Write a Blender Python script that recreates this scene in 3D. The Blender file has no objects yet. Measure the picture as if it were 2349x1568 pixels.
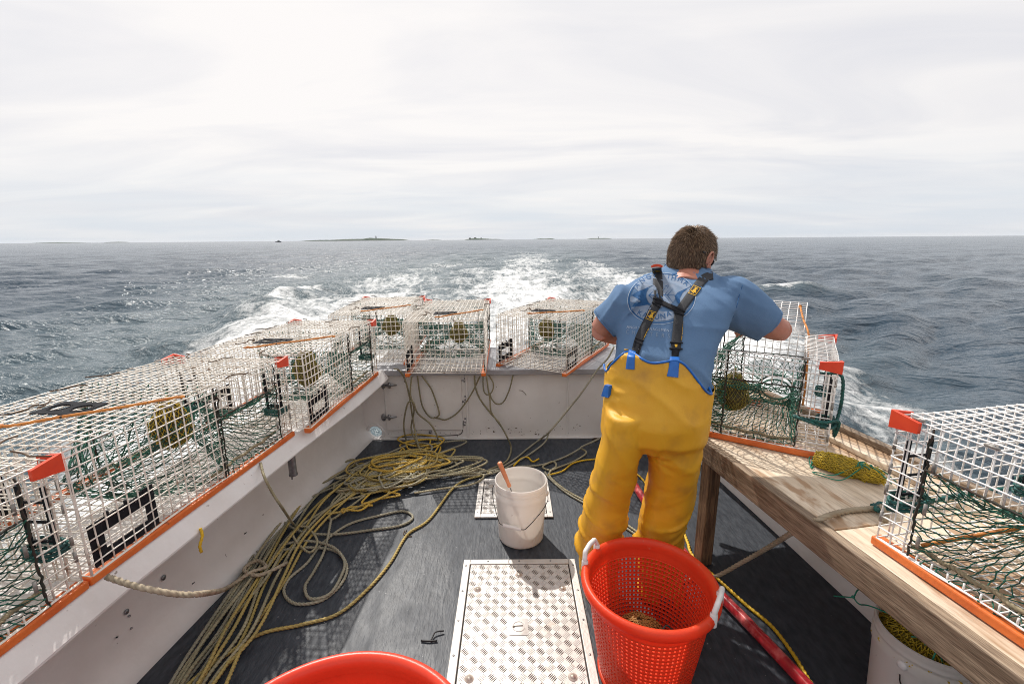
import bpy, bmesh, math, random
import numpy as np
from mathutils import Vector, Matrix, noise
from mathutils.bvhtree import BVHTree
from mathutils.geometry import tessellate_polygon

sc = bpy.context.scene
COL = sc.collection
R = math.radians
rng = random.Random(7)
nrg = np.random.default_rng(7)

# ------------------------------------------------------------------ camera
CAM_H = 1.72
FPX, CXP, CYP = 1044.0, 1174.5, 784.0          # photograph read at 2349 px wide
PITCH = math.atan(235 / FPX)
ROLL = math.atan2(18, 2349)
cd = bpy.data.cameras.new("camera")
cam = bpy.data.objects.new("camera", cd)
COL.objects.link(cam)
sc.camera = cam
cd.sensor_width = 36.0
cd.lens = FPX / 2349 * 36.0
cd.clip_start = 0.02
cd.clip_end = 60000
_u0 = Vector((0, math.sin(PITCH), math.cos(PITCH)))
_r0 = Vector((1, 0, 0))
_f = Vector((0, math.cos(PITCH), -math.sin(PITCH)))
_c, _s = math.cos(ROLL), math.sin(ROLL)
_rt = _r0 * _c - _u0 * _s
_up = _r0 * _s + _u0 * _c
cam.matrix_world = Matrix(((_rt.x, _up.x, -_f.x, 0), (_rt.y, _up.y, -_f.y, 0), (_rt.z, _up.z, -_f.z, CAM_H), (0, 0, 0, 1)))
CAMP = Vector((0, 0, CAM_H))


def ray(px, py):
    u = (px - CXP) / FPX
    v = -(py - CYP) / FPX
    return _rt * u + _up * v + _f


def atz(px, py, z=0.0):
    d = ray(px, py)
    return CAMP + d * ((z - CAM_H) / d.z)


def aty(px, py, y):
    d = ray(px, py)
    return CAMP + d * (y / d.y)


# ------------------------------------------------------------------ world and sun
SUN_DIR = Vector((-0.36, 0.82, 1.0)).normalized()      # towards the sun
SUN_EL = math.asin(SUN_DIR.z)
SUN_AZ = math.atan2(SUN_DIR.x, SUN_DIR.y)
w = bpy.data.worlds.new("World")
sc.world = w
w.use_nodes = True
nt = w.node_tree
nt.nodes.clear()
L_ = nt.links.new


def nd(t, **kw):
    n = nt.nodes.new(t)
    for k, v in kw.items():
        setattr(n, k, v)
    return n


out = nd("ShaderNodeOutputWorld")
sky = nd("ShaderNodeTexSky", sky_type='NISHITA', sun_disc=False)
sky.sun_elevation = SUN_EL
sky.sun_rotation = SUN_AZ
sky.dust_density = 2.0
bg1 = nd("ShaderNodeBackground")
bg1.inputs[1].default_value = 0.10
L_(sky.outputs[0], bg1.inputs[0])
tc = nd("ShaderNodeTexCoord")
sep = nd("ShaderNodeSeparateXYZ")
L_(tc.outputs["Generated"], sep.inputs[0])


def mth(op, a, b=None, clamp=False):
    n = nd("ShaderNodeMath", operation=op)
    n.use_clamp = clamp
    for i, v in enumerate((a, b)):
        if v is None:
            continue
        if isinstance(v, (int, float)):
            n.inputs[i].default_value = v
        else:
            L_(v, n.inputs[i])
    return n.outputs[0]


zc = mth('ADD', mth('MAXIMUM', sep.outputs[2], 0.0), 0.10)
cmb = nd("ShaderNodeCombineXYZ")
L_(mth('DIVIDE', sep.outputs[0], zc), cmb.inputs[0])
L_(mth('DIVIDE', sep.outputs[1], zc), cmb.inputs[1])
mp = nd("ShaderNodeMapping")
mp.inputs["Rotation"].default_value = (0, 0, R(20))
mp.inputs["Scale"].default_value = (0.28, 0.62, 1)
mp.inputs["Location"].default_value = (3.1, 1.7, 0)
L_(cmb.outputs[0], mp.inputs[0])
n1 = nd("ShaderNodeTexNoise")
n1.inputs["Scale"].default_value = 1.5
n1.inputs["Detail"].default_value = 8
n1.inputs["Roughness"].default_value = 0.52
n1.inputs["Distortion"].default_value = 0.9
L_(mp.outputs[0], n1.inputs[0])
ramp = nd("ShaderNodeValToRGB")
ramp.color_ramp.elements[0].position = 0.30
ramp.color_ramp.elements[0].color = (0.80, 0.80, 0.84, 1)
ramp.color_ramp.elements[1].position = 0.60
ramp.color_ramp.elements[1].color = (1.0, 0.968, 0.948, 1)
L_(n1.outputs[0], ramp.inputs[0])
# the low band of blue grey haze above the horizon
hz = mth('SUBTRACT', 1.0, mth('DIVIDE', sep.outputs[2], 0.17), clamp=True)
hz = mth('POWER', hz, 1.2)
n2 = nd("ShaderNodeTexNoise")
n2.inputs["Scale"].default_value = 2.0
n2.inputs["Detail"].default_value = 5
mp2 = nd("ShaderNodeMapping")
mp2.inputs["Scale"].default_value = (1.6, 1.6, 16)
L_(tc.outputs["Generated"], mp2.inputs[0])
L_(mp2.outputs[0], n2.inputs[0])
hzn = mth('MULTIPLY', hz, mth('ADD', mth('MULTIPLY', n2.outputs[0], 2.2), -0.25), clamp=True)
mixh = nd("ShaderNodeMixRGB")
mixh.inputs[2].default_value = (0.725, 0.785, 0.86, 1)
L_(hzn, mixh.inputs[0])
L_(ramp.outputs[0], mixh.inputs[1])
bg2 = nd("ShaderNodeBackground")
bg2.inputs[1].default_value = 1.0
L_(mixh.outputs[0], bg2.inputs[0])
mixs = nd("ShaderNodeMixShader")
mixs.inputs[0].default_value = 0.93
L_(bg1.outputs[0], mixs.inputs[1])
L_(bg2.outputs[0], mixs.inputs[2])
L_(mixs.outputs[0], out.inputs[0])

sl = bpy.data.lights.new("sun", 'SUN')
sl.energy = 4.2
sl.angle = R(0.7)
sl.color = (1.0, 0.95, 0.88)
so = bpy.data.objects.new("sun", sl)
COL.objects.link(so)
so.rotation_euler = SUN_DIR.to_track_quat('Z', 'Y').to_euler()
so.location = (-3, 8, 12)

sc.view_settings.view_transform = 'Standard'
sc.view_settings.look = 'None'
sc.view_settings.exposure = 0.0
sc.view_settings.gamma = 1.0
sc.render.engine = 'CYCLES'
sc.cycles.filter_width = 1.0
sc.cycles.use_adaptive_sampling = False
sc.cycles.use_denoising = True
sc.cycles.denoiser = 'OPENIMAGEDENOISE'
sc.cycles.denoising_input_passes = 'RGB_ALBEDO_NORMAL'
sc.cycles.denoising_prefilter = 'NONE'
sc.cycles.sample_clamp_indirect = 2.5
sc.cycles.sample_clamp_direct = 8
sc.cycles.max_bounces = 8
sc.cycles.transparent_max_bounces = 8

# ------------------------------------------------------------------ materials


def mat(name, c1, c2=None, scale=6.0, rough=0.5, rough2=None, metal=0.0, bump=0.0, bscale=60.0, spec=0.5,
        stretch=(1, 1, 1), detail=6.0, lo=0.35, hi=0.65, spots=None, sscale=20.0, slo=0.62, shi=0.68, sss=0.0, coat=0.0, bstretch=None):
    m = bpy.data.materials.new(name)
    m.use_nodes = True
    t = m.node_tree
    p = t.nodes["Principled BSDF"]
    lk = t.links.new

    def N(ty):
        return t.nodes.new(ty)
    c2 = c2 or tuple(x * 0.8 for x in c1)
    co = N("ShaderNodeTexCoord")
    mpn = N("ShaderNodeMapping")
    mpn.inputs["Scale"].default_value = stretch
    lk(co.outputs["Object"], mpn.inputs[0])
    n = N("ShaderNodeTexNoise")
    n.inputs["Scale"].default_value = scale
    n.inputs["Detail"].default_value = detail
    n.inputs["Roughness"].default_value = 0.6
    lk(mpn.outputs[0], n.inputs[0])
    r = N("ShaderNodeValToRGB")
    r.color_ramp.elements[0].position = lo
    r.color_ramp.elements[0].color = (*c1, 1)
    r.color_ramp.elements[1].position = hi
    r.color_ramp.elements[1].color = (*c2, 1)
    lk(n.outputs[0], r.inputs[0])
    colout = r.outputs[0]
    if spots:
        ns = N("ShaderNodeTexNoise")
        ns.inputs["Scale"].default_value = sscale
        ns.inputs["Detail"].default_value = 4
        lk(mpn.outputs[0], ns.inputs[0])
        rs = N("ShaderNodeValToRGB")
        rs.color_ramp.elements[0].position = slo
        rs.color_ramp.elements[0].color = (0, 0, 0, 1)
        rs.color_ramp.elements[1].position = shi
        rs.color_ramp.elements[1].color = (1, 1, 1, 1)
        lk(ns.outputs[0], rs.inputs[0])
        mx = N("ShaderNodeMixRGB")
        mx.inputs[2].default_value = (*spots, 1)
        lk(rs.outputs[0], mx.inputs[0])
        lk(colout, mx.inputs[1])
        colout = mx.outputs[0]
    lk(colout, p.inputs["Base Color"])
    p.inputs["Roughness"].default_value = rough
    if rough2 is not None:
        mr = N("ShaderNodeMapRange")
        mr.inputs[1].default_value = lo
        mr.inputs[2].default_value = hi
        mr.inputs[3].default_value = rough
        mr.inputs[4].default_value = rough2
        lk(n.outputs[0], mr.inputs[0])
        lk(mr.outputs[0], p.inputs["Roughness"])
    p.inputs["Metallic"].default_value = metal
    p.inputs["Specular IOR Level"].default_value = spec
    p.inputs["Coat Weight"].default_value = coat
    if sss:
        p.inputs["Subsurface Weight"].default_value = sss
        p.inputs["Subsurface Radius"].default_value = (0.02, 0.008, 0.005)
        p.inputs["Subsurface Scale"].default_value = 0.3
    if bump:
        mb_ = N("ShaderNodeMapping")
        mb_.inputs["Scale"].default_value = bstretch or stretch
        lk(co.outputs["Object"], mb_.inputs[0])
        nb = N("ShaderNodeTexNoise")
        nb.inputs["Scale"].default_value = bscale
        nb.inputs["Detail"].default_value = 4
        lk(mb_.outputs[0], nb.inputs[0])
        b = N("ShaderNodeBump")
        b.inputs["Strength"].default_value = bump
        b.inputs["Distance"].default_value = 0.01
        lk(nb.outputs[0], b.inputs["Height"])
        lk(b.outputs[0], p.inputs["Normal"])
    return m


M = {}
M['gel'] = mat("white_gelcoat", (0.74, 0.715, 0.695), (0.65, 0.62, 0.595), scale=3, rough=0.35, rough2=0.55, bump=0.15, bscale=40,
               spots=(0.22, 0.19, 0.16), sscale=22, slo=0.735, shi=0.77)
M['gelcap'] = mat("worn_white_paint", (0.74, 0.72, 0.71), (0.66, 0.63, 0.61), scale=4, rough=0.4, bump=0.2, bscale=60,
                  spots=(0.25, 0.2, 0.17), sscale=30, slo=0.70, shi=0.74)
M['grey_cap'] = mat("grey_metal_cap", (0.36, 0.36, 0.38), (0.28, 0.28, 0.30), scale=8, rough=0.45, metal=0.3, bump=0.2)
M['alu'] = mat("worn_aluminium", (0.60, 0.575, 0.55), (0.52, 0.49, 0.46), scale=7, rough=0.45, rough2=0.6, metal=0.35, bump=0.15, bscale=90,
               spots=(0.36, 0.28, 0.22), sscale=11, slo=0.64, shi=0.80)
M['tread'] = mat("shaded_tread_bars", (0.16, 0.13, 0.11), (0.10, 0.08, 0.065), scale=22, rough=0.6, metal=0.2)  # dirt brown that also carries the shade of the bars
M['gap'] = mat("hatch_gap", (0.05, 0.045, 0.04), rough=0.8)
M['steel'] = mat("dull_steel", (0.32, 0.32, 0.33), (0.20, 0.20, 0.21), scale=30, rough=0.35, metal=0.8)
M['bolt'] = mat("bright_bolt", (0.62, 0.57, 0.52), (0.45, 0.38, 0.32), scale=60, rough=0.35, metal=0.6)
M['rustring'] = mat("rust_ring", (0.36, 0.29, 0.24), (0.55, 0.48, 0.43), scale=80, rough=0.7)
M['wire'] = mat("white_vinyl_wire", (0.88, 0.835, 0.77), (0.76, 0.69, 0.60), scale=9, rough=0.38, spots=(0.30, 0.19, 0.12), sscale=16, slo=0.60, shi=0.72)
M['wireclean'] = mat("clean_white_vinyl_wire", (0.88, 0.86, 0.84), (0.80, 0.77, 0.74), scale=9, rough=0.36, spots=(0.34, 0.22, 0.14), sscale=16, slo=0.70, shi=0.78)
M['orange'] = mat("orange_runner", (0.72, 0.17, 0.03), (0.58, 0.115, 0.02), scale=12, rough=0.4, bump=0.15, bscale=80, spots=(0.30, 0.09, 0.03), sscale=26, slo=0.68, shi=0.74)
M['bumper'] = mat("orange_red_bumper", (0.80, 0.075, 0.025), (0.70, 0.055, 0.02), scale=20, rough=0.45)
M['black'] = mat("black_plastic", (0.012, 0.013, 0.016), (0.022, 0.022, 0.026), scale=30, rough=0.8, spec=0.12, spots=(0.25, 0.25, 0.26), sscale=120, slo=0.70, shi=0.74)
M['blackrub'] = mat("black_rubber", (0.012, 0.012, 0.014), rough=0.5)
M['green'] = mat("green_twine", (0.012, 0.15, 0.095), (0.018, 0.045, 0.034), scale=18, rough=0.7)
M['teal'] = mat("teal_rope", (0.012, 0.13, 0.115), (0.02, 0.07, 0.07), scale=40, rough=0.6, spots=(0.03, 0.03, 0.03), sscale=70)
M['greenline'] = mat("bright_green_twine", (0.015, 0.24, 0.15), (0.02, 0.16, 0.11), scale=30, rough=0.6)
M['lacing'] = mat("dark_lacing", (0.05, 0.025, 0.018), (0.016, 0.03, 0.022), scale=30, rough=0.8)
M['clip'] = mat("grey_clip", (0.34, 0.32, 0.30), (0.22, 0.20, 0.18), scale=40, rough=0.5, metal=0.3)
M['bungee'] = mat("orange_bungee", (0.60, 0.24, 0.045), (0.46, 0.15, 0.03), scale=30, rough=0.7, spots=(0.02, 0.015, 0.01), sscale=75, slo=0.63, shi=0.66)
M['tan'] = mat("tan_old_rope", (0.36, 0.29, 0.18), (0.20, 0.17, 0.11), scale=40, rough=0.85)
M['bait'] = mat("bait_mass", (0.10, 0.085, 0.03), (0.05, 0.04, 0.022), scale=40, rough=0.7, bump=0.6, bscale=80)
M['yellownet'] = mat("yellow_net", (0.62, 0.43, 0.025), (0.42, 0.30, 0.03), scale=30, rough=0.55)
M['olivenet'] = mat("olive_yellow_net", (0.34, 0.27, 0.035), (0.20, 0.17, 0.04), scale=30, rough=0.6)
M['netcore'] = mat("folded_yellow_net", (0.36, 0.27, 0.03), (0.22, 0.16, 0.03), scale=60, rough=0.8, bump=0.8, bscale=120)
M['ropegrey'] = mat("grey_olive_rope", (0.40, 0.35, 0.225), (0.25, 0.22, 0.135), scale=5, rough=0.75, detail=3)
M['ropepale'] = mat("pale_grey_rope", (0.34, 0.315, 0.235), (0.24, 0.22, 0.16), scale=5, rough=0.75, detail=3)
M['ropeolive'] = mat("olive_rope", (0.47, 0.34, 0.10), (0.31, 0.245, 0.09), scale=4, rough=0.7, detail=3)
M['ropedark'] = mat("weathered_dark_rope", (0.27, 0.235, 0.14), (0.17, 0.15, 0.095), scale=5, rough=0.8, detail=3)
M['ropeyel'] = mat("yellow_rope", (0.62, 0.40, 0.055), (0.46, 0.30, 0.06), scale=5, rough=0.6, detail=3)
M['ropebright'] = mat("bright_yellow_rope", (0.75, 0.48, 0.02), (0.62, 0.37, 0.02), scale=5, rough=0.55, detail=3)
M['ropetan'] = mat("tan_rope", (0.44, 0.37, 0.27), (0.31, 0.25, 0.175), scale=8, rough=0.85, detail=3)
M['bucket'] = mat("white_bucket_plastic", (0.86, 0.83, 0.80), (0.80, 0.765, 0.73), scale=5, rough=0.36, sss=0.0, spots=(0.30, 0.22, 0.16), sscale=18, slo=0.73, shi=0.78)
M['handlewhite'] = mat("white_plastic_grip", (0.82, 0.80, 0.79), rough=0.35)
M['basket'] = mat("orange_red_basket_plastic", (0.92, 0.115, 0.038), (0.86, 0.08, 0.028), scale=5, rough=0.40, spots=(0.80, 0.20, 0.11), sscale=45, slo=0.66, shi=0.74, bump=0.1, bscale=90)
M['tub'] = mat("red_orange_tub_plastic", (0.86, 0.075, 0.03), (0.80, 0.05, 0.02), scale=4, rough=0.36, bump=0.05, bscale=120)
M['marker'] = mat("faded_marker", (0.14, 0.008, 0.008), rough=0.7)
M['salmon'] = mat("salmon_handle", (0.80, 0.33, 0.17), (0.74, 0.27, 0.13), scale=18, rough=0.4)
M['hose'] = mat("red_hose", (0.55, 0.03, 0.04), (0.38, 0.025, 0.035), scale=14, rough=0.24, coat=0.4, spots=(0.66, 0.14, 0.14), sscale=16, slo=0.56, shi=0.7)
M['skin'] = mat("skin", (0.50, 0.225, 0.155), (0.43, 0.165, 0.11), scale=14, rough=0.5, sss=0.12, bump=0.12, bscale=160)
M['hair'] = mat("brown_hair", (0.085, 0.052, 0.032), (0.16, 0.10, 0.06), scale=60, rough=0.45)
M['hairlit'] = mat("sunlit_brown_hair", (0.36, 0.235, 0.145), (0.22, 0.14, 0.085), scale=60, rough=0.4)  # lighter copy of the hair brown, sun highlights put into the colour
M['shirt'] = mat("blue_cotton", (0.105, 0.185, 0.32), (0.125, 0.215, 0.36), scale=5, rough=0.85, spec=0.2, bump=0.25, bscale=420)
M['print_dark'] = mat("navy_print", (0.022, 0.085, 0.215), (0.04, 0.12, 0.27), scale=40, rough=0.85, spec=0.2)
M['print_pale'] = mat("pale_print", (0.27, 0.315, 0.40), (0.20, 0.27, 0.38), scale=30, rough=0.85, spec=0.2)
M['print_white'] = mat("white_print", (0.44, 0.50, 0.58), (0.36, 0.43, 0.54), scale=40, rough=0.85, spec=0.2)
M['waders'] = mat("yellow_oilskin", (0.75, 0.41, 0.02), (0.67, 0.335, 0.016), scale=3.2, rough=0.46, rough2=0.56, bump=0.10, bscale=300,
                  spots=(0.40, 0.20, 0.03), sscale=8, slo=0.54, shi=0.86)
M['blueedge'] = mat("blue_trim", (0.012, 0.14, 0.50), (0.01, 0.11, 0.42), scale=20, rough=0.4)
M['strap'] = mat("black_webbing", (0.020, 0.021, 0.025), (0.030, 0.031, 0.036), scale=160, rough=0.8, bump=0.3, bscale=300)
M['strapyel'] = mat("yellow_webbing", (0.75, 0.42, 0.012), rough=0.6)
M['redtab'] = mat("red_orange_tab", (0.75, 0.075, 0.02), rough=0.5)
M['lens'] = mat("dark_lens", (0.01, 0.014, 0.02), rough=0.08, coat=0.6)
M['navyboot'] = mat("dark_boot", (0.03, 0.04, 0.06), rough=0.4)
M['skyglass'] = mat("fitting_glass", (0.35, 0.48, 0.50), (0.62, 0.72, 0.72), scale=60, rough=0.15)
M['weed'] = mat("dry_weed", (0.07, 0.035, 0.02), (0.10, 0.06, 0.03), scale=30, rough=0.8)
M['island'] = mat("distant_land", (0.075, 0.11, 0.09), (0.15, 0.165, 0.14), scale=0.02, rough=0.95, spec=0.0, stretch=(1, 1, 3))
M['towerstone'] = mat("distant_tower", (0.13, 0.14, 0.14), rough=0.9, spec=0.0)


def wood(name, c1, c2, axis_scale, dark=(0.12, 0.07, 0.04), stains=True, lo=0.4, hi=0.62, mixk=0.5):
    m = bpy.data.materials.new(name)
    m.use_nodes = True
    t = m.node_tree
    p = t.nodes["Principled BSDF"]
    lk = t.links.new
    co = t.nodes.new("ShaderNodeTexCoord")
    mpn = t.nodes.new("ShaderNodeMapping")
    mpn.inputs["Scale"].default_value = axis_scale
    lk(co.outputs["Object"], mpn.inputs[0])
    n = t.nodes.new("ShaderNodeTexNoise")
    n.inputs["Scale"].default_value = 5
    n.inputs["Detail"].default_value = 7
    n.inputs["Roughness"].default_value = 0.62
    n.inputs["Distortion"].default_value = 0.6
    lk(mpn.outputs[0], n.inputs[0])
    r = t.nodes.new("ShaderNodeValToRGB")
    r.color_ramp.elements[0].position = lo
    r.color_ramp.elements[0].color = (*c2, 1)
    r.color_ramp.elements[1].position = hi
    r.color_ramp.elements[1].color = (*c1, 1)
    lk(n.outputs[0], r.inputs[0])
    wv = t.nodes.new("ShaderNodeTexNoise")
    wv.inputs["Scale"].default_value = 26
    wv.inputs["Detail"].default_value = 3
    lk(mpn.outputs[0], wv.inputs[0])
    r2 = t.nodes.new("ShaderNodeValToRGB")
    r2.color_ramp.elements[0].position = 0.36
    r2.color_ramp.elements[0].color = (*dark, 1)
    r2.color_ramp.elements[1].position = 0.52
    r2.color_ramp.elements[1].color = (1, 1, 1, 1)
    lk(wv.outputs[0], r2.inputs[0])
    mx = t.nodes.new("ShaderNodeMixRGB")
    mx.blend_type = 'MULTIPLY'
    mx.inputs[0].default_value = mixk
    lk(r.outputs[0], mx.inputs[1])
    lk(r2.outputs[0], mx.inputs[2])
    o = mx.outputs[0]
    if stains:
        ns = t.nodes.new("ShaderNodeTexNoise")
        ns.inputs["Scale"].default_value = 4.0
        ns.inputs["Detail"].default_value = 5
        ns.inputs["Distortion"].default_value = 1.2
        m3 = t.nodes.new("ShaderNodeMapping")
        m3.inputs["Scale"].default_value = tuple(0.3 + 0.4 * a / max(axis_scale) * 3 for a in axis_scale)
        lk(co.outputs["Object"], m3.inputs[0])
        lk(m3.outputs[0], ns.inputs[0])
        r3 = t.nodes.new("ShaderNodeValToRGB")
        r3.color_ramp.elements[0].position = 0.535
        r3.color_ramp.elements[0].color = (0, 0, 0, 1)
        r3.color_ramp.elements[1].position = 0.60
        r3.color_ramp.elements[1].color = (0.8, 0.8, 0.8, 1)
        lk(ns.outputs[0], r3.inputs[0])
        m4 = t.nodes.new("ShaderNodeMixRGB")
        m4.inputs[2].default_value = (0.36, 0.21, 0.11, 1)
        lk(r3.outputs[0], m4.inputs[0])
        lk(o, m4.inputs[1])
        o = m4.outputs[0]
    lk(o, p.inputs["Base Color"])
    p.inputs["Roughness"].default_value = 0.62
    b = t.nodes.new("ShaderNodeBump")
    b.inputs["Strength"].default_value = 0.35
    b.inputs["Distance"].default_value = 0.004
    lk(wv.outputs[0], b.inputs["Height"])
    lk(b.outputs[0], p.inputs["Normal"])
    return m


M['plywood'] = wood("weathered_plywood", (0.76, 0.64, 0.50), (0.60, 0.475, 0.345), (5, 0.6, 4), mixk=0.22)
M['timber'] = wood("weathered_timber", (0.35, 0.26, 0.18), (0.17, 0.115, 0.075), (9, 0.6, 9), stains=False)
M['post'] = wood("wet_timber_post", (0.28, 0.175, 0.10), (0.12, 0.07, 0.04), (12, 12, 0.8), stains=False)


def deck_material():
    m = bpy.data.materials.new("wet_black_rubber_mat")
    m.use_nodes = True
    t = m.node_tree
    p = t.nodes["Principled BSDF"]
    lk = t.links.new

    def N(ty, **kw):
        n = t.nodes.new(ty)
        for k, v in kw.items():
            n.inputs[k].default_value = v
        return n
    co = N("ShaderNodeTexCoord")
    m1 = N("ShaderNodeMapping", Scale=(1, 0.35, 1))
    lk(co.outputs["Object"], m1.inputs[0])
    wet = N("ShaderNodeTexNoise", Scale=3.4, Detail=8, Roughness=0.70, Distortion=0.8)
    lk(m1.outputs[0], wet.inputs[0])
    wr = N("ShaderNodeMapRange")
    for i, v in enumerate((0.46, 0.60, 0.0, 1.0)):
        wr.inputs[i + 1].default_value = v
    lk(wet.outputs[0], wr.inputs[0])
    rib = N("ShaderNodeMapping", Scale=(1, 0.22, 1), Rotation=(0, 0, R(4)))
    lk(co.outputs["Object"], rib.inputs[0])
    rn = N("ShaderNodeTexNoise", Scale=75, Detail=3, Roughness=0.55)
    lk(rib.outputs[0], rn.inputs[0])
    dap = N("ShaderNodeTexNoise", Scale=38, Detail=3, Roughness=0.6)
    lk(m1.outputs[0], dap.inputs[0])
    ad = N("ShaderNodeMath")
    ad.operation = 'ADD'
    lk(rn.outputs[0], ad.inputs[0])
    lk(dap.outputs[0], ad.inputs[1])
    b = N("ShaderNodeBump", Strength=0.42, Distance=0.005)
    lk(ad.outputs[0], b.inputs["Height"])
    lk(b.outputs[0], p.inputs["Normal"])
    cr = N("ShaderNodeValToRGB")
    cr.color_ramp.elements[0].position = 0.35
    cr.color_ramp.elements[0].color = (0.024, 0.029, 0.039, 1)
    cr.color_ramp.elements[1].position = 0.75
    cr.color_ramp.elements[1].color = (0.058, 0.066, 0.080, 1)
    lk(dap.outputs[0], cr.inputs[0])
    # dried salt and scale flecks
    fl = N("ShaderNodeTexNoise", Scale=60, Detail=2)
    lk(co.outputs["Object"], fl.inputs[0])
    fr = N("ShaderNodeValToRGB")
    fr.color_ramp.elements[0].position = 0.74
    fr.color_ramp.elements[0].color = (0, 0, 0, 1)
    fr.color_ramp.elements[1].position = 0.77
    fr.color_ramp.elements[1].color = (0.6, 0.6, 0.6, 1)
    lk(fl.outputs[0], fr.inputs[0])
    mx = N("ShaderNodeMixRGB")
    mx.inputs[2].default_value = (0.42, 0.42, 0.43, 1)
    lk(fr.outputs[0], mx.inputs[0])
    lk(cr.outputs[0], mx.inputs[1])
    lk(mx.outputs[0], p.inputs["Base Color"])
    rr = N("ShaderNodeMapRange")
    for i, v in enumerate((0.0, 1.0, 0.60, 0.48)):
        rr.inputs[i + 1].default_value = v
    lk(wr.outputs[0], rr.inputs[0])
    lk(rr.outputs[0], p.inputs["Roughness"])
    p.inputs["Specular IOR Level"].default_value = 0.42
    return m




def translucent(m, k, col):
    t = m.node_tree
    p = t.nodes["Principled BSDF"]
    o = [n for n in t.nodes if n.type == 'OUTPUT_MATERIAL'][0]
    tr = t.nodes.new("ShaderNodeBsdfTranslucent")
    tr.inputs[0].default_value = (*col, 1)
    mx = t.nodes.new("ShaderNodeMixShader")
    mx.inputs[0].default_value = k
    t.links.new(p.outputs[0], mx.inputs[1])
    t.links.new(tr.outputs[0], mx.inputs[2])
    t.links.new(mx.outputs[0], o.inputs[0])


translucent(M['basket'], 0.45, (1.0, 0.15, 0.05))
translucent(M['tub'], 0.25, (0.95, 0.10, 0.03))
translucent(M['bucket'], 0.42, (0.92, 0.89, 0.86))
M['deck'] = deck_material()


def sea_material():
    m = bpy.data.materials.new("sea_water_and_foam")
    m.use_nodes = True
    t = m.node_tree
    p = t.nodes["Principled BSDF"]
    lk = t.links.new

    def N(ty, **kw):
        n = t.nodes.new(ty)
        for k, v in kw.items():
            n.inputs[k].default_value = v
        return n

    def MA(op, a, b=None, clamp=False):
        n = t.nodes.new("ShaderNodeMath")
        n.operation = op
        n.use_clamp = clamp
        for i, v in enumerate((a, b)):
            if v is None:
                continue
            if isinstance(v, (int, float)):
                n.inputs[i].default_value = v
            else:
                lk(v, n.inputs[i])
        return n.outputs[0]
    co = N("ShaderNodeTexCoord")
    at = N("ShaderNodeAttribute")
    at.attribute_name = "foam"
    cr = N("ShaderNodeAttribute")
    cr.attribute_name = "churn"
    m1 = N("ShaderNodeMapping", Scale=(1.0, 0.42, 1.0))
    lk(co.outputs["Object"], m1.inputs[0])
    f1 = N("ShaderNodeTexNoise", Scale=1.5, Detail=9, Roughness=0.72, Distortion=1.0)
    lk(m1.outputs[0], f1.inputs[0])
    f2 = N("ShaderNodeTexNoise", Scale=7.0, Detail=6, Roughness=0.7, Distortion=0.6)
    lk(m1.outputs[0], f2.inputs[0])
    fn = MA('ADD', MA('MULTIPLY', f1.outputs[0], 0.62), MA('MULTIPLY', f2.outputs[0], 0.38))
    # foam where noise beats 1 - mask
    fm = MA('SUBTRACT', fn, MA('SUBTRACT', 0.73, MA('MULTIPLY', at.outputs["Fac"], 0.52)))
    fm = MA('MULTIPLY', fm, 6.0, clamp=True)
    fm = MA('MULTIPLY', fm, MA('MULTIPLY', at.outputs["Fac"], 12.0, clamp=True), clamp=True)
    base = N("ShaderNodeMixRGB")
    base.inputs[1].default_value = (0.014, 0.038, 0.064, 1)
    base.inputs[2].default_value = (0.13, 0.18, 0.195, 1)
    lk(MA('MULTIPLY', cr.outputs["Fac"], 0.7, clamp=True), base.inputs[0])
    mx = N("ShaderNodeMixRGB")
    mx.inputs[2].default_value = (0.80, 0.81, 0.81, 1)
    lk(fm, mx.inputs[0])
    lk(base.outputs[0], mx.inputs[1])
    lk(mx.outputs[0], p.inputs["Base Color"])
    rg = N("ShaderNodeMapRange")
    for i, v in enumerate((0.0, 1.0, 0.17, 0.75)):
        rg.inputs[i + 1].default_value = v
    lk(fm, rg.inputs[0])
    lk(rg.outputs[0], p.inputs["Roughness"])
    p.inputs["IOR"].default_value = 1.333
    m2 = N("ShaderNodeMapping", Scale=(0.55, 1.25, 1.0), Rotation=(0, 0, R(12)))
    lk(co.outputs["Object"], m2.inputs[0])
    b1 = N("ShaderNodeTexNoise", Scale=1.9, Detail=2.5, Roughness=0.5, Distortion=0.35)
    lk(m2.outputs[0], b1.inputs[0])
    b2 = N("ShaderNodeTexNoise", Scale=7.5, Detail=2.5, Roughness=0.5, Distortion=0.3)
    lk(m2.outputs[0], b2.inputs[0])
    r1_ = MA('SUBTRACT', 1.0, MA('ABSOLUTE', MA('SUBTRACT', MA('MULTIPLY', b1.outputs[0], 2.6), 1.3)))
    r2_ = MA('SUBTRACT', 1.0, MA('ABSOLUTE', MA('SUBTRACT', MA('MULTIPLY', b2.outputs[0], 2.6), 1.3)))
    h = MA('ADD', MA('MULTIPLY', r1_, 0.085), MA('MULTIPLY', r2_, 0.020))
    h = MA('ADD', h, MA('MULTIPLY', fm, 0.03))
    h = MA('ADD', h, MA('MULTIPLY', f2.outputs[0], MA('MULTIPLY', cr.outputs["Fac"], 0.06)))
    b = N("ShaderNodeBump", Strength=1.0, Distance=1.0)
    lk(h, b.inputs["Height"])
    lk(b.outputs[0], p.inputs["Normal"])
    return m


M['sea'] = sea_material()

# ------------------------------------------------------------------ mesh helpers


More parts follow.
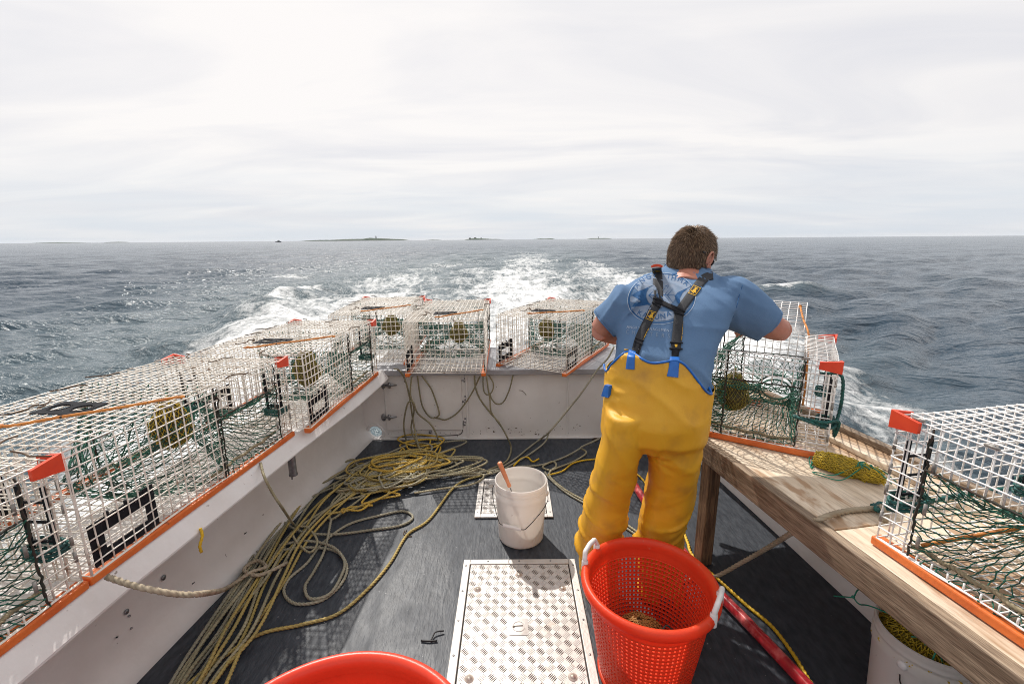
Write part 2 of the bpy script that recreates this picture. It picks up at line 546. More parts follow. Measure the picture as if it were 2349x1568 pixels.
class MB:
    """collects vertices and faces, then links them as one mesh object"""

    def __init__(self):
        self.v, self.f, self.mi = [], [], []
        self.n = 0

    def add(self, verts, faces, mi=0):
        o = self.n
        self.v.extend([tuple(x) for x in verts])
        self.n += len(verts)
        self.f.extend([tuple(i + o for i in f) for f in faces])
        self.mi.extend([mi] * len(faces))
        return self

    def box(self, lo, hi, mi=0, bev=0.0, mat4=None):
        (x0, y0, z0), (x1, y1, z1) = lo, hi
        if bev:
            bm = bmesh.new()
            bmesh.ops.create_cube(bm, size=1)
            for v in bm.verts:
                v.co = Vector(((x0 + x1) / 2 + v.co.x * (x1 - x0), (y0 + y1) / 2 + v.co.y * (y1 - y0), (z0 + z1) / 2 + v.co.z * (z1 - z0)))
            bmesh.ops.bevel(bm, geom=list(bm.edges), offset=bev, segments=2, affect='EDGES', profile=0.5)
            vs = [v.co.copy() for v in bm.verts]
            fs = [[v.index for v in f.verts] for f in bm.faces]
            bm.verts.index_update()
            fs = [[v.index for v in f.verts] for f in bm.faces]
            bm.free()
        else:
            vs = [Vector(p) for p in ((x0, y0, z0), (x1, y0, z0), (x1, y1, z0), (x0, y1, z0), (x0, y0, z1), (x1, y0, z1), (x1, y1, z1), (x0, y1, z1))]
            fs = [(0, 3, 2, 1), (4, 5, 6, 7), (0, 1, 5, 4), (1, 2, 6, 5), (2, 3, 7, 6), (3, 0, 4, 7)]
        if mat4 is not None:
            vs = [mat4 @ v for v in vs]
        return self.add(vs, fs, mi)

    def prism(self, poly, z0, z1, mi=0):
        """poly: list of (x,y); vertical prism (or sheet with z0==z1)"""
        n = len(poly)
        vs = [(x, y, z0) for x, y in poly] + [(x, y, z1) for x, y in poly]
        fs = [tuple(range(n))[::-1], tuple(range(n, 2 * n))]
        fs += [(i, (i + 1) % n, n + (i + 1) % n, n + i) for i in range(n)]
        return self.add(vs, fs, mi)

    def tube(self, pts, r, n=8, mi=0, cap=True, closed=False, prof=None, twist=None):
        pts = np.asarray([tuple(p) for p in pts], float)
        m = len(pts)
        if m < 2:
            return self
        rr = np.full(m, r, float) if np.isscalar(r) else np.asarray(r, float)
        T = np.gradient(pts, axis=0) if not closed else (np.roll(pts, -1, 0) - np.roll(pts, 1, 0))
        T /= np.maximum(np.linalg.norm(T, axis=1, keepdims=True), 1e-9)
        ref = np.array([0, 0, 1.0]) if abs(T[0][2]) < 0.9 else np.array([1.0, 0, 0])
        N = np.cross(T[0], ref)
        N /= np.linalg.norm(N)
        Ns = [N]
        for i in range(1, m):
            N = N - T[i] * np.dot(N, T[i])
            l = np.linalg.norm(N)
            N = N / l if l > 1e-6 else Ns[-1]
            Ns.append(N)
        Ns = np.array(Ns)
        Bs = np.cross(T, Ns)
        a = np.arange(n) * 2 * math.pi / n
        if prof is None:
            prof = np.ones(n)
        ang = a[None, :] + (twist[:, None] if twist is not None else 0.0)
        V = pts[:, None, :] + (rr[:, None] * prof[None, :])[:, :, None] * (np.cos(ang)[:, :, None] * Ns[:, None, :] + np.sin(ang)[:, :, None] * Bs[:, None, :])
        V = V.reshape(-1, 3)
        fs = []
        rows = m if closed else m - 1
        for i in range(rows):
            i2 = (i + 1) % m
            for j in range(n):
                j2 = (j + 1) % n
                fs.append((i * n + j, i * n + j2, i2 * n + j2, i2 * n + j))
        if cap and not closed:
            fs.append(tuple(range(n))[::-1])
            fs.append(tuple(range((m - 1) * n, m * n)))
        return self.add(V.tolist(), fs, mi)

    def lathe(self, prof, n=32, mi=0, center=(0, 0, 0), closed=False):
        """prof: list of (r,z)"""
        vs, fs = [], []
        for r, z in prof:
            for j in range(n):
                a = 2 * math.pi * j / n
                vs.append((center[0] + r * math.cos(a), center[1] + r * math.sin(a), center[2] + z))
        m = len(prof)
        for i in range(m - 1):
            for j in range(n):
                j2 = (j + 1) % n
                fs.append((i * n + j, i * n + j2, (i + 1) * n + j2, (i + 1) * n + j))
        return self.add(vs, fs, mi)

    def loft(self, rings, mi=0, cap=True):
        """rings: list of equal-length lists of points"""
        n = len(rings[0])
        vs = [p for r_ in rings for p in r_]
        fs = []
        for i in range(len(rings) - 1):
            for j in range(n):
                j2 = (j + 1) % n
                fs.append((i * n + j, i * n + j2, (i + 1) * n + j2, (i + 1) * n + j))
        if cap:
            fs.append(tuple(range(n))[::-1])
            fs.append(tuple(range((len(rings) - 1) * n, len(rings) * n)))
        return self.add(vs, fs, mi)

    def ball(self, c, r, mi=0, nu=14, nv=9, mat3=None):
        vs, fs = [], []
        rx, ry, rz = (r, r, r) if isinstance(r, (int, float)) else r
        vs.append((0, 0, rz))
        for i in range(1, nv):
            t = math.pi * i / nv
            for j in range(nu):
                a = 2 * math.pi * j / nu
                vs.append((rx * math.sin(t) * math.cos(a), ry * math.sin(t) * math.sin(a), rz * math.cos(t)))
        vs.append((0, 0, -rz))
        for j in range(nu):
            fs.append((0, 1 + j, 1 + (j + 1) % nu))
        for i in range(nv - 2):
            for j in range(nu):
                a, b_ = 1 + i * nu + j, 1 + i * nu + (j + 1) % nu
                fs.append((a, a + nu, b_ + nu, b_))
        last = len(vs) - 1
        for j in range(nu):
            fs.append((last, last - nu + (j + 1) % nu, last - nu + j))
        c = Vector(c)
        out_ = [c + ((mat3 @ Vector(v)) if mat3 is not None else Vector(v)) for v in vs]
        return self.add(out_, fs, mi)

    def mesh(self, name, mats, smooth=True):
        me = bpy.data.meshes.new(name)
        me.from_pydata(self.v, [], self.f)
        for m_ in (mats if isinstance(mats, (list, tuple)) else [mats]):
            me.materials.append(m_)
        me.polygons.foreach_set("material_index", self.mi)
        me.polygons.foreach_set("use_smooth", [smooth] * len(self.f))
        me.update()
        return me

    def build(self, name, mats, parent=None, smooth=True, sharp=None):
        me = self.mesh(name, mats, smooth)
        if smooth and sharp:
            me.set_sharp_from_angle(angle=R(sharp))
        return link(name, me, parent)


def link(name, me, parent=None):
    o = bpy.data.objects.new(name, me)
    COL.objects.link(o)
    if parent is not None:
        o.parent = parent
    return o


def tag(o, label=None, cat=None, group=None, kind=None):
    if label:
        o["label"] = label
    if cat:
        o["category"] = cat
    if group:
        o["group"] = group
    if kind:
        o["kind"] = kind
    return o


def empty(name, loc=(0, 0, 0), rz=0.0):
    o = bpy.data.objects.new(name, None)
    COL.objects.link(o)
    o.location = loc
    o.rotation_euler = (0, 0, rz)
    o.empty_display_size = 0.1
    return o


def copy_tree(o, parent=None):
    c = o.copy()
    COL.objects.link(c)
    if parent is not None:
        c.parent = parent
    for ch in list(o.children):
        copy_tree(ch, c)
    return c


def spline(pts, step=0.01, closed=False):
    """Catmull-Rom through pts, resampled to even steps"""
    P = np.array([tuple(p) for p in pts], float)
    if closed:
        P = np.vstack([P[-1:], P, P[:2]])
    else:
        P = np.vstack([2 * P[0] - P[1], P, 2 * P[-1] - P[-2]])
    res = []
    for i in range(1, len(P) - 2):
        p0, p1, p2, p3 = P[i - 1], P[i], P[i + 1], P[i + 2]
        d = np.linalg.norm(p2 - p1)
        k = max(3, int(d / step * 1.3))
        t = np.linspace(0, 1, k, endpoint=False)[:, None]
        res.append(0.5 * ((2 * p1) + (-p0 + p2) * t + (2 * p0 - 5 * p1 + 4 * p2 - p3) * t ** 2 + (-p0 + 3 * p1 - 3 * p2 + p3) * t ** 3))
    res.append(P[-2:-1])
    C = np.vstack(res)
    seg = np.linalg.norm(np.diff(C, axis=0), axis=1)
    s = np.concatenate([[0], np.cumsum(seg)])
    k = max(2, int(s[-1] / step))
    q = np.linspace(0, s[-1], k)
    return np.stack([np.interp(q, s, C[:, i]) for i in range(3)], 1)


ROPE_PROF = np.array([0.72 + 0.32 * abs(math.cos(1.5 * (k * 2 * math.pi / 12))) for k in range(12)])


def rope_into(mb, pts, r=0.006, mi=0, jitter=0.0, pitch=None):
    step = max(0.006, r * 1.0)
    C = spline(pts, step)
    if jitter:
        for k in range(3):
            f = rng.uniform(0.02, 0.08)
            C[:, k] += jitter * np.sin(np.arange(len(C)) * f + rng.uniform(0, 6))
    pitch = pitch or r * 7.0
    tw = np.arange(len(C)) * step / pitch * 2 * math.pi
    mb.tube(C, r, n=12, prof=ROPE_PROF, twist=tw, mi=mi)


def rope(name, pts, r, m, label, cat="rope", group=None, jitter=0.0):
    mb = MB()
    rope_into(mb, pts, r * 1.22, jitter=jitter)
    o = mb.build(name, m)
    return tag(o, label, cat, group)


def ptl(lst):
    """('z',px,py,z) on a height or ('y',px,py,Y) on a depth -> points"""
    o = []
    for k, px, py, d in lst:
        o.append(atz(px, py, d) if k == 'z' else aty(px, py, d))
    return o


def netting(mb, S, nu, nv, r=0.0012, mi=0, jit=0.0, closed=True, knots=True):
    P = {}
    for j in range(nv + 1):
        for i in range(nu + 1):
            u = (i + 0.5 * (j % 2)) / nu
            v = j / nv
            p = Vector(S(u % 1.0 if closed else min(u, 1.0), v))
            if jit:
                p += Vector((rng.gauss(0, jit), rng.gauss(0, jit), rng.gauss(0, jit)))
            P[(i, j)] = p
    if closed:
        for j in range(nv + 1):
            P[(nu, j)] = P[(0, j)]
            P[(-1, j)] = P[(nu - 1, j)]
    for j in range(nv):
        for i in range(nu if closed else nu + 1):
            a = P[(i, j)]
            for di in ((0, 1) if j % 2 else (0, -1)):
                b_ = P.get((i + di, j + 1))
                if b_ is None:
                    continue
                mid = (a + b_) / 2 + Vector((rng.gauss(0, jit * .5), rng.gauss(0, jit * .5), -abs(rng.gauss(0, jit * .6))))
                mb.tube([a, mid, b_], r, n=4, mi=mi, cap=False)
            if knots:
                mb.ball(a, r * 2.1, mi, nu=4, nv=3)


def eval_mesh(obj):
    dg = bpy.context.evaluated_depsgraph_get()
    dg.update()
    return bpy.data.meshes.new_from_object(obj.evaluated_get(dg))


def blend_solid(mb, voxel, smooth=4, factor=0.5):
    """one continuous skin over overlapping closed shapes"""
    me = mb.mesh("blend", [])
    o = bpy.data.objects.new("blend", me)
    COL.objects.link(o)
    md = o.modifiers.new("r", 'REMESH')
    md.mode = 'VOXEL'
    md.voxel_size = voxel
    ms = o.modifiers.new("s", 'SMOOTH')
    ms.factor = factor
    ms.iterations = smooth
    res = eval_mesh(o)
    bpy.data.objects.remove(o)
    bpy.data.meshes.remove(me)
    res.polygons.foreach_set("use_smooth", [True] * len(res.polygons))
    return res


def bvh_of(me, mw=None):
    vs = [v.co.copy() if mw is None else mw @ v.co for v in me.vertices]
    return BVHTree.FromPolygons(vs, [tuple(p.vertices) for p in me.polygons])


def text_tris(s, size=1.0):
    cu = bpy.data.curves.new("t", 'FONT')
    cu.body = s
    cu.size = size
    cu.align_x = 'CENTER'
    cu.align_y = 'CENTER'
    cu.resolution_u = 3
    o = bpy.data.objects.new("t", cu)
    COL.objects.link(o)
    me = eval_mesh(o)
    vs = [(v.co.x, v.co.y) for v in me.vertices]
    me.calc_loop_triangles()
    ts = [tuple(t.vertices) for t in me.loop_triangles]
    bpy.data.objects.remove(o)
    return vs, ts

# ------------------------------------------------------------------ sea
SEA_Z = -0.35


def seg_dist(X, Y, pts):
    best = np.full(X.shape, 1e9)
    tt = np.zeros(X.shape)
    for i in range(len(pts) - 1):
        (x0, y0), (x1, y1) = pts[i], pts[i + 1]
        dx, dy = x1 - x0, y1 - y0
        t = np.clip(((X - x0) * dx + (Y - y0) * dy) / (dx * dx + dy * dy), 0, 1)
        d = np.hypot(X - x0 - t * dx, Y - y0 - t * dy)
        m_ = d < best
        best = np.where(m_, d, best)
        tt = np.where(m_, (i + t) / (len(pts) - 1), tt)
    return best, tt


def vnoise(X, Y, seed):
    """smooth value noise"""
    xi, yi = np.floor(X).astype(np.int64), np.floor(Y).astype(np.int64)
    fx, fy = X - xi, Y - yi
    fx, fy = fx * fx * (3 - 2 * fx), fy * fy * (3 - 2 * fy)

    def h(a, b_):
        n = (a * 374761393 + b_ * 668265263 + seed * 974634667) & 0x7fffffff
        n = ((n ^ (n >> 13)) * 1274126177) & 0x7fffffff
        return ((n ^ (n >> 16)) & 0xffff) / 65535.0
    return (h(xi, yi) * (1 - fx) + h(xi + 1, yi) * fx) * (1 - fy) + (h(xi, yi + 1) * (1 - fx) + h(xi + 1, yi + 1) * fx) * fy


def fbm(X, Y, seed, oct_=4):
    a, s, r_ = 0.5, 0.0, np.zeros(X.shape)
    for k in range(oct_):
        r_ += a * vnoise(X * 2 ** k, Y * 2 ** k, seed + k)
        s += a
        a *= 0.55
    return r_ / s


def build_sea():
    rows = [1.6]
    while rows[-1] < 400:
        rows.append(rows[-1] + max(0.05, rows[-1] * 0.0115))
    while rows[-1] < 14000:
        rows.append(rows[-1] * 1.035)
    rad = np.array(rows)
    ang = np.concatenate([np.linspace(-180, -72, 110, endpoint=False), np.linspace(-72, 72, 1060, endpoint=False), np.linspace(72, 180, 111)]) * math.pi / 180
    RR, AA = np.meshgrid(rad, ang, indexing='ij')
    X, Y = RR * np.sin(AA), RR * np.cos(AA)
    spacing = np.gradient(rad)[:, None]
    Z = np.zeros_like(X)
    DX = np.zeros_like(X)
    DY = np.zeros_like(X)
    nw = 110
    g = np.random.default_rng(11)
    for i in range(nw):
        lam = 0.34 * (10 / 0.34) ** (i / (nw - 1))
        th = R(-62) + g.normal(0, 0.50) + (math.pi if g.random() < 0.1 else 0)
        k = 2 * math.pi / lam
        a = 0.0074 * lam * g.uniform(0.5, 1.5)
        if lam > 1.8:
            a *= (1.8 / lam) ** 0.95
        fade = np.clip((lam / (3.0 * spacing) - 0.6) / 0.8, 0, 1)
        ph = k * (X * math.cos(th) + Y * math.sin(th)) + g.uniform(0, 6.28)
        Z += fade * a * np.sin(ph)
        q = 0.85 * a
        DX += fade * q * math.cos(th) * np.cos(ph)
        DY += fade * q * math.sin(th) * np.cos(ph)
    wob = (fbm(X * 0.35, Y * 0.25, 3) - 0.5)
    wx = X + 2.2 * wob
    wy = Y
    # wake shoulders, prop wash and turbulence
    ridge, t1 = seg_dist(wx, wy, [(-2.4, 3.0), (-4.6, 8.0), (-7.6, 14.5), (-8.8, 21), (-10, 32)])
    ridgeR, t2 = seg_dist(wx, wy, [(2.9, 3.0), (4.6, 8.0), (7.0, 15.0), (8.0, 24), (10, 36)])
    env = np.clip(t1 * 4, 0, 1) * np.clip((1 - t1) * 2.0, 0, 1)
    Z += 0.42 * np.exp(-(ridge / 1.0) ** 2) * env
    Z -= 0.12 * np.exp(-((ridge - 2.2) / 1.3) ** 2) * env
    envR = np.clip(t2 * 4, 0, 1) * np.clip((1 - t2) * 2.0, 0, 1)
    Z += 0.22 * np.exp(-(ridgeR / 1.0) ** 2) * envR
    foam = np.zeros_like(X)
    churn = np.zeros_like(X)
    # centre wash
    cx = 0.2 + np.clip(Y - 15, 0, 200) * 0.048
    hw = 1.75 + np.clip(Y - 6, 0, 200) * 0.042
    cw = np.exp(-((wx - cx) / hw) ** 4) * np.clip((Y - 3.5) / 1.0, 0, 1) * np.clip(1.1 - Y / 130, 0, 1) * np.clip((140 - Y) / 40, 0, 1)
    foam = np.maximum(foam, 0.74 * cw)
    # left arm
    la, tl = seg_dist(wx, wy, [(-1.8, 3.5), (-3.2, 8.0), (-4.9, 14.5), (-5.9, 24), (-5.4, 46), (-3.4, 90)])
    lw = 1.9 + 1.8 * np.clip(tl * 3, 0, 1)
    foam = np.maximum(foam, 1.08 * np.exp(-(la / lw) ** 2) * np.clip(1.15 - tl, 0, 1) * np.clip((1 - tl) * 4, 0, 1))
    foam = np.maximum(foam, 0.80 * np.exp(-((ridge + 0.0) / 0.7) ** 2) * np.clip((t1 - 0.3) * 5, 0, 1) * np.clip((0.78 - t1) * 6, 0, 1))
    # right arm
    ra, tr = seg_dist(wx, wy, [(2.0, 3.5), (3.2, 8.0), (5.2, 18.0), (6.0, 31), (7.3, 54), (8.5, 95)])
    rw = 1.3 + 1.5 * np.clip(tr * 3, 0, 1)
    foam = np.maximum(foam, 0.98 * np.exp(-(ra / rw) ** 2) * np.clip(1.2 - tr, 0, 1) * np.clip((1 - tr) * 4, 0, 1))
    # broken water right behind the stern
    st = np.exp(-((wx + 0.8) / 4.6) ** 4) * np.exp(-((Y - 7) / 5.0) ** 4)
    foam = np.maximum(foam, 0.62 * st)
    mid = np.exp(-((wx - 0.5) / (6.0 + 0.02 * Y)) ** 6) * np.clip((Y - 4) / 4, 0, 1) * np.clip(1.2 - Y / 95, 0, 1)
    foam = np.maximum(foam, 0.54 * mid * np.clip(0.62 + 0.8 * fbm(X * 0.22, Y * 0.12, 77), 0, 1.1))
    # lacy foam along both sides of the hull
    hr, thr = seg_dist(X, Y, [(1.9, -2), (2.6, 2.0), (3.6, 4.0), (4.3, 5.6), (4.9, 7.4)])
    foam = np.maximum(foam, 0.60 * np.exp(-(hr / 0.75) ** 2))
    hl, thl = seg_dist(X, Y, [(-2.6, 1), (-4.2, 5.0), (-6.6, 9.6)])
    foam = np.maximum(foam, 0.40 * np.exp(-(hl / 0.8) ** 2))
    # scattered breaking crests
    cap = np.clip((Z - 0.29) / 0.2, 0, 1) * (fbm(X * 0.15, Y * 0.15, 21) > 0.50)
    foam = np.maximum(foam, 0.55 * cap * np.clip(1.2 - RR / 160, 0, 1))
    for (bx, by, bw) in ((10.5, 17.5, 1.0), (-5.5, 38, 2.0), (9.5, 33, 1.6), (-13, 27, 1.2), (16, 55, 2.5), (-9, 62, 2.5)):
        foam = np.maximum(foam, 0.62 * np.exp(-((X - bx) / (1.6 * bw)) ** 2 - ((Y - by) / (0.55 * bw)) ** 2))
    Z += 0.30 * np.exp(-((X - 10.3) / 2.2) ** 2 - ((Y - 17.9) / 0.8) ** 2)
    foam *= np.clip((Y - 5.2) / 1.6, 0.25, 1) ** (np.abs(X) < 2.2)
    foam *= np.clip(0.55 + 0.9 * fbm(X * 0.45, Y * 0.3, 31), 0.4, 1.05)
    churn = np.clip(np.maximum(np.exp(-((wx - cx) / (hw * 2.2)) ** 4), np.exp(-(la / (lw * 2.2)) ** 2)), 0, 1) * np.clip(1.2 - Y / 120, 0, 1) * (Y > 3)
    churn = np.maximum(churn, 0.8 * st)
    churn = np.maximum(churn * 0.9, foam)
    tb = fbm(X * 1.3, Y * 1.3, 41, 5) - 0.5
    ok = np.clip(1.4 - RR / 60, 0, 1)
    Z += tb * 0.34 * np.clip(foam * 1.2, 0, 1) * ok
    # keep the water below the deck under the boat
    under = np.exp(-((X / 2.3) ** 6)) * np.exp(-(((Y - 1.0) / 3.6) ** 6))
    Z *= 1 - under
    X = X - DX * (1 - under)
    Y = Y - DY * (1 - under)
    V = np.stack([X, Y, Z + SEA_Z], -1).reshape(-1, 3)
    nr, na = len(rad), len(ang)
    I = (np.arange(nr - 1)[:, None] * na + np.arange(na - 1)[None, :])
    F = np.stack([I, I + na, I + na + 1, I + 1], -1).reshape(-1, 4)
    F = F[:, ::-1]
    me = bpy.data.meshes.new("sea")
    me.vertices.add(len(V))
    me.vertices.foreach_set("co", V.astype(np.float32).ravel())
    me.loops.add(F.size)
    me.loops.foreach_set("vertex_index", F.astype(np.int32).ravel())
    me.polygons.add(len(F))
    me.polygons.foreach_set("loop_start", np.arange(0, F.size, 4, dtype=np.int32))
    me.polygons.foreach_set("use_smooth", np.ones(len(F), bool))
    me.update(calc_edges=True)
    for nm, arr in (("foam", foam), ("churn", churn)):
        a_ = me.attributes.new(nm, 'FLOAT', 'POINT')
        a_.data.foreach_set("value", arr.astype(np.float32).ravel())
    me.materials.append(M['sea'])
    o = link("sea", me)
    tag(o, kind='structure')
    if me.polygons[len(F) // 2].normal.z < 0:
        me.flip_normals()


build_sea()

# ------------------------------------------------------------------ far islands


def island(x0, x1, Y, peaks, seed, label):
    """low land with a rough skyline; peaks: list of (px, height in m)"""
    a, b_ = aty(x0, 552, Y).x, aty(x1, 552, Y).x
    n = 90
    mb = MB()
    rings = []
    for i in range(n + 1):
        t = i / n
        x = a + (b_ - a) * t
        h = 0.0
        for (p, hh, ww) in peaks:
            px_ = aty(p, 552, Y).x
            h += hh * math.exp(-((x - px_) / (ww * (b_ - a))) ** 2)
        h *= min(1, t * 10, (1 - t) * 10)
        h += 1.6 * noise.noise((x * 0.03, seed, 0)) + 1.2 * noise.noise((x * 0.11, seed, 5))
        h = max(h, 0.6) * min(1, t * 14 + 0.05, (1 - t) * 14 + 0.05)
        d = 160 * math.sin(math.pi * (0.08 + 0.84 * t))
        rings.append([(x, Y - d, SEA_Z - 1), (x, Y - d * 0.9, SEA_Z + h * 0.35), (x, Y - d * 0.5, SEA_Z + h * 0.8), (x, Y, SEA_Z + h),
                      (x, Y + d * 0.6, SEA_Z + h * 0.7), (x, Y + d, SEA_Z - 1)])
    mb.loft(rings)
    o = mb.build("island", M['island'])
    return tag(o, label, "island", kind='structure')


def tower(px, base_h, h, r, Y, label, name="lighthouse", cat="lighthouse"):
    x = aty(px, 552, Y).x
    root = empty(name, (x, Y, SEA_Z + base_h))
    tag(root, label, cat)
    mb = MB()
    mb.lathe([(r * 1.15, -6), (r, 0), (r * 0.72, h * 0.8), (r * 0.95, h * 0.8), (r * 0.95, h * 0.84), (0.01, h * 0.84)], n=14)
    mb.build("shaft", M['towerstone'], root)
    mb = MB()
    mb.lathe([(r * 0.6, h * 0.84), (r * 0.6, h * 0.95), (r * 0.72, h * 0.95), (0.02, h * 1.03)], n=12)
    mb.build("lantern", M['towerstone'], root)
    return root


IY = 4600.0
island(676, 952, IY, [(800, 16, .16), (868, 21, .14), (730, 9, .12), (920, 9, .1), (848, 7, .03)], 1.3, "long wooded island on the horizon carrying the dark tower")
tower(863, 22, 24, 5.5, IY - 20, "dark stone tower standing on the long wooded island")
island(1060, 1160, IY, [(1085, 13, .16), (1110, 11, .2), (1140, 5, .15)], 4.1, "short rounded island with low roofs on the horizon")
for px_, wd, hh in ((1078, 16, 9), (1090, 22, 11), (1104, 12, 8)):
    x_ = aty(px_, 552, IY - 60).x
    mbh = MB()
    x0_, x1_, y0_, y1_, zt_ = -wd / 2, wd / 2, -7.5, 7.5, 5 + hh
    mbh.box((x0_, y0_, 0), (x1_, y1_, zt_))
    mbh.add([(x0_, y0_, zt_), (x1_, y0_, zt_), (x1_, y1_, zt_), (x0_, y1_, zt_), (x0_, 0, zt_ + 4), (x1_, 0, zt_ + 4)], [(0, 1, 5, 4), (2, 3, 4, 5), (0, 4, 3), (1, 2, 5)])
    hb = mbh.build("house", M['towerstone'], smooth=False)
    hb.location = (x_, IY - 62, SEA_Z + 3)
    tag(hb, {1078: "low pale house, leftmost of three on the short rounded island", 1090: "tallest pale house, middle of three on the short rounded island", 1104: "small pale house, rightmost of three on the short rounded island"}[px_], "house", "houses on the island")
island(1220, 1278, IY, [(1240, 7, .3), (1262, 6, .2)], 7.7, "small flat rocky islet between the two low islands")
island(1345, 1404, IY, [(1360, 6, .25), (1385, 7, .3)], 9.2, "small flat islet carrying the thin pale lighthouse")
tower(1373, 6, 19, 2.6, IY - 20, "thin pale lighthouse standing on a small flat islet")
island(975, 1014, IY, [(995, 5, .4)], 12.2, "tiny dark rock on the horizon beside the long wooded island")
island(72, 205, IY, [(130, 6, .4)], 15.2, "faint low strip of land at the far left of the horizon")
island(255, 285, IY, [(270, 8, .35)], 17.2, "faint small hump of land at the left of the horizon")
fb = empty("motor_boat", aty(639, 556.0, 900) * 1.0)
fb.location.z = SEA_Z
tag(fb, "tiny dark boat far off on the horizon left of the islands", "boat")
mb = MB()
rings = []
for i in range(9):
    t = i / 8
    x_ = -5.5 + 11 * t
    wd = 1.5 * min(1, (1 - t) * 2.4) + 0.05
    rings.append([(x_, -wd, 1.3 + 0.5 * t * t), (x_, -wd * .7, -0.4), (x_, wd * .7, -0.4), (x_, wd, 1.3 + 0.5 * t * t)])
mb.loft(rings)
mb.build("hull", M['navyboot'], fb)
mb = MB()
mb.box((-1.5, -1, 1.2), (2.0, 1, 3.2), bev=0.15)
mb.tube([(0, 0, 3.1), (0, 0, 5.2)], 0.12, 6)
mb.build("wheelhouse", M['towerstone'], fb)

# ------------------------------------------------------------------ the boat


def pl(tab):
    ys = [a for a, _ in tab]
    xs = [b_ for _, b_ in tab]
    return lambda y: float(np.interp(y, ys, xs))


LB = pl([(-1, -1.78), (0, -1.72), (1.477, -1.586), (2.529, -1.465), (3.77, -1.305)])
RB = pl([(-1, 1.86), (0.6, 1.80), (1.853, 1.697), (3.076, 1.564), (3.77, 1.46)])
LC = pl([(-1, -1.43), (0.7, -1.325), (1.3, -1.295), (2.36, -1.180), (3.0, -1.090), (3.56, -1.050), (3.70, -1.045)])
RC = pl([(-1, 1.60), (1.85, 1.46), (3.07, 1.30), (3.70, 1.20)])
TY = 3.76
boat = empty("fishing_boat", (0, 1.2, 0))
tag(boat, "white open stern of a working lobster boat with a wet black deck", "boat")


def bpart(mb, name, m, parent=None, **kw):
    """geometry is given in world coordinates; the boat empty stands at (0,1.2,0)"""
    mb.v = [(x, y - 1.2, z) for x, y, z in mb.v]
    return mb.build(name, m, parent or boat, **kw)


ysamp = np.linspace(-1.0, TY, 60)
mb = MB()
vs = [(LB(y) + 0.02, y, 0) for y in ysamp] + [(RB(y) - 0.02, y, 0) for y in ysamp]
n_ = len(ysamp)
mb.add(vs, [(i, n_ + i, n_ + i + 1, i + 1) for i in range(n_ - 1)])
bpart(mb, "deck", M['deck'])
for side, B_, C_, s in (("l", LB, LC, -1), ("r", RB, RC, 1)):
    mb = MB()
    rings = []
    for y in ysamp:
        xb = B_(y)
        prof = [(xb - s * 0.075, 0.002), (xb - s * 0.07, 0.02), (xb - s * 0.055, 0.045), (xb - s * 0.03, 0.075), (xb - s * 0.012, 0.11), (xb, 0.16), (xb + s * 0.01, 0.4), (xb + s * 0.015, 0.60)]
        rings.append([(x, y, z) for x, z in prof])
    k = len(rings[0])
    vs = [p for r_ in rings for p in r_]
    mb.add(vs, [(i * k + j, i * k + j + 1, (i + 1) * k + j + 1, (i + 1) * k + j) for i in range(n_ - 1) for j in range(k - 1)])
    bpart(mb, "side_wall", M['gel'])
    # the rounded cap on top of the side
    mb = MB()
    rings = []
    for y in np.linspace(-1.0, 3.69, 60):
        xi = C_(y)
        xo = B_(y) + s * (0.16 if s < 0 else 0.10)
        pr = [(xi, 0.580), (xi, 0.588), (xi + s * 0.004, 0.593), (xi + s * 0.040, 0.648), (xi + s * 0.050, 0.655), (xo - s * 0.03, 0.655), (xo - s * 0.008, 0.646), (xo, 0.62), (xo, 0.56), (xo - s * 0.05, 0.56), (xi + s * 0.03, 0.574)]
        rings.append([(x, y, z) for x, z in pr])
    mb.loft(rings)
    bpart(mb, "gunwale_cap", M['gelcap'], sharp=25)
    mb = MB()
    vs, fs = [], []
    for y in ysamp:
        xo = B_(y) + s * (0.14 if s < 0 else 0.085)
        vs += [(xo, y, 0.575), (xo, y, 0.45), (xo - s * 0.05, y, 0.0), (xo - s * 0.25, y, -0.7)]
    mb.add(vs, [(i * 4 + j, i * 4 + j + 1, (i + 1) * 4 + j + 1, (i + 1) * 4 + j) for i in range(n_ - 1) for j in range(3)])
    bpart(mb, "hull_side", M['gel'])

# transom panel with the round scupper hole cut through it
SCX, SCZ = aty(861, 991, TY).x, aty(861, 991, TY).z
SR = 0.058
outer = [Vector((-1.32, 0, 0.0)), Vector((1.50, 0, 0.0)), Vector((1.50, 0, 0.60)), Vector((-1.32, 0, 0.60))]
hole = [Vector((SCX + SR * math.cos(a), 0, SCZ + SR * math.sin(a))) for a in np.linspace(0, 2 * math.pi, 28, endpoint=False)]
polys = [[Vector((p.x, p.z, 0)) for p in outer], [Vector((p.x, p.z, 0)) for p in hole]]
tri = tessellate_polygon(polys)
allp = outer + hole
mb = MB()
mb.add([(p.x, TY, p.z) for p in allp], [tuple(t) for t in tri])
mb.add([(p.x, TY + 0.045, p.z) for p in allp], [tuple(t)[::-1] for t in tri])
hv = [(p.x, TY, p.z) for p in hole] + [(p.x, TY + 0.045, p.z) for p in hole]
mb.add(hv, [(i, (i + 1) % 28, 28 + (i + 1) % 28, 28 + i) for i in range(28)])
# cove along the foot
mb.prism([(-1.24, TY - 0.001), (1.4, TY - 0.001), (1.4, TY - 0.03), (-1.24, TY - 0.03)], 0.002, 0.012)
bpart(mb, "transom", M['gel'], smooth=False)
mb = MB()
mb.box((-1.22, 3.690, 0.602), (1.34, 4.50, 0.652), bev=0.006)
bpart(mb, "stern_cap", M['grey_cap'], smooth=False)
mb = MB()
xl, xr = aty(868, 930, TY).x, aty(1072, 930, TY).x
xm = aty(1302, 930, TY).x
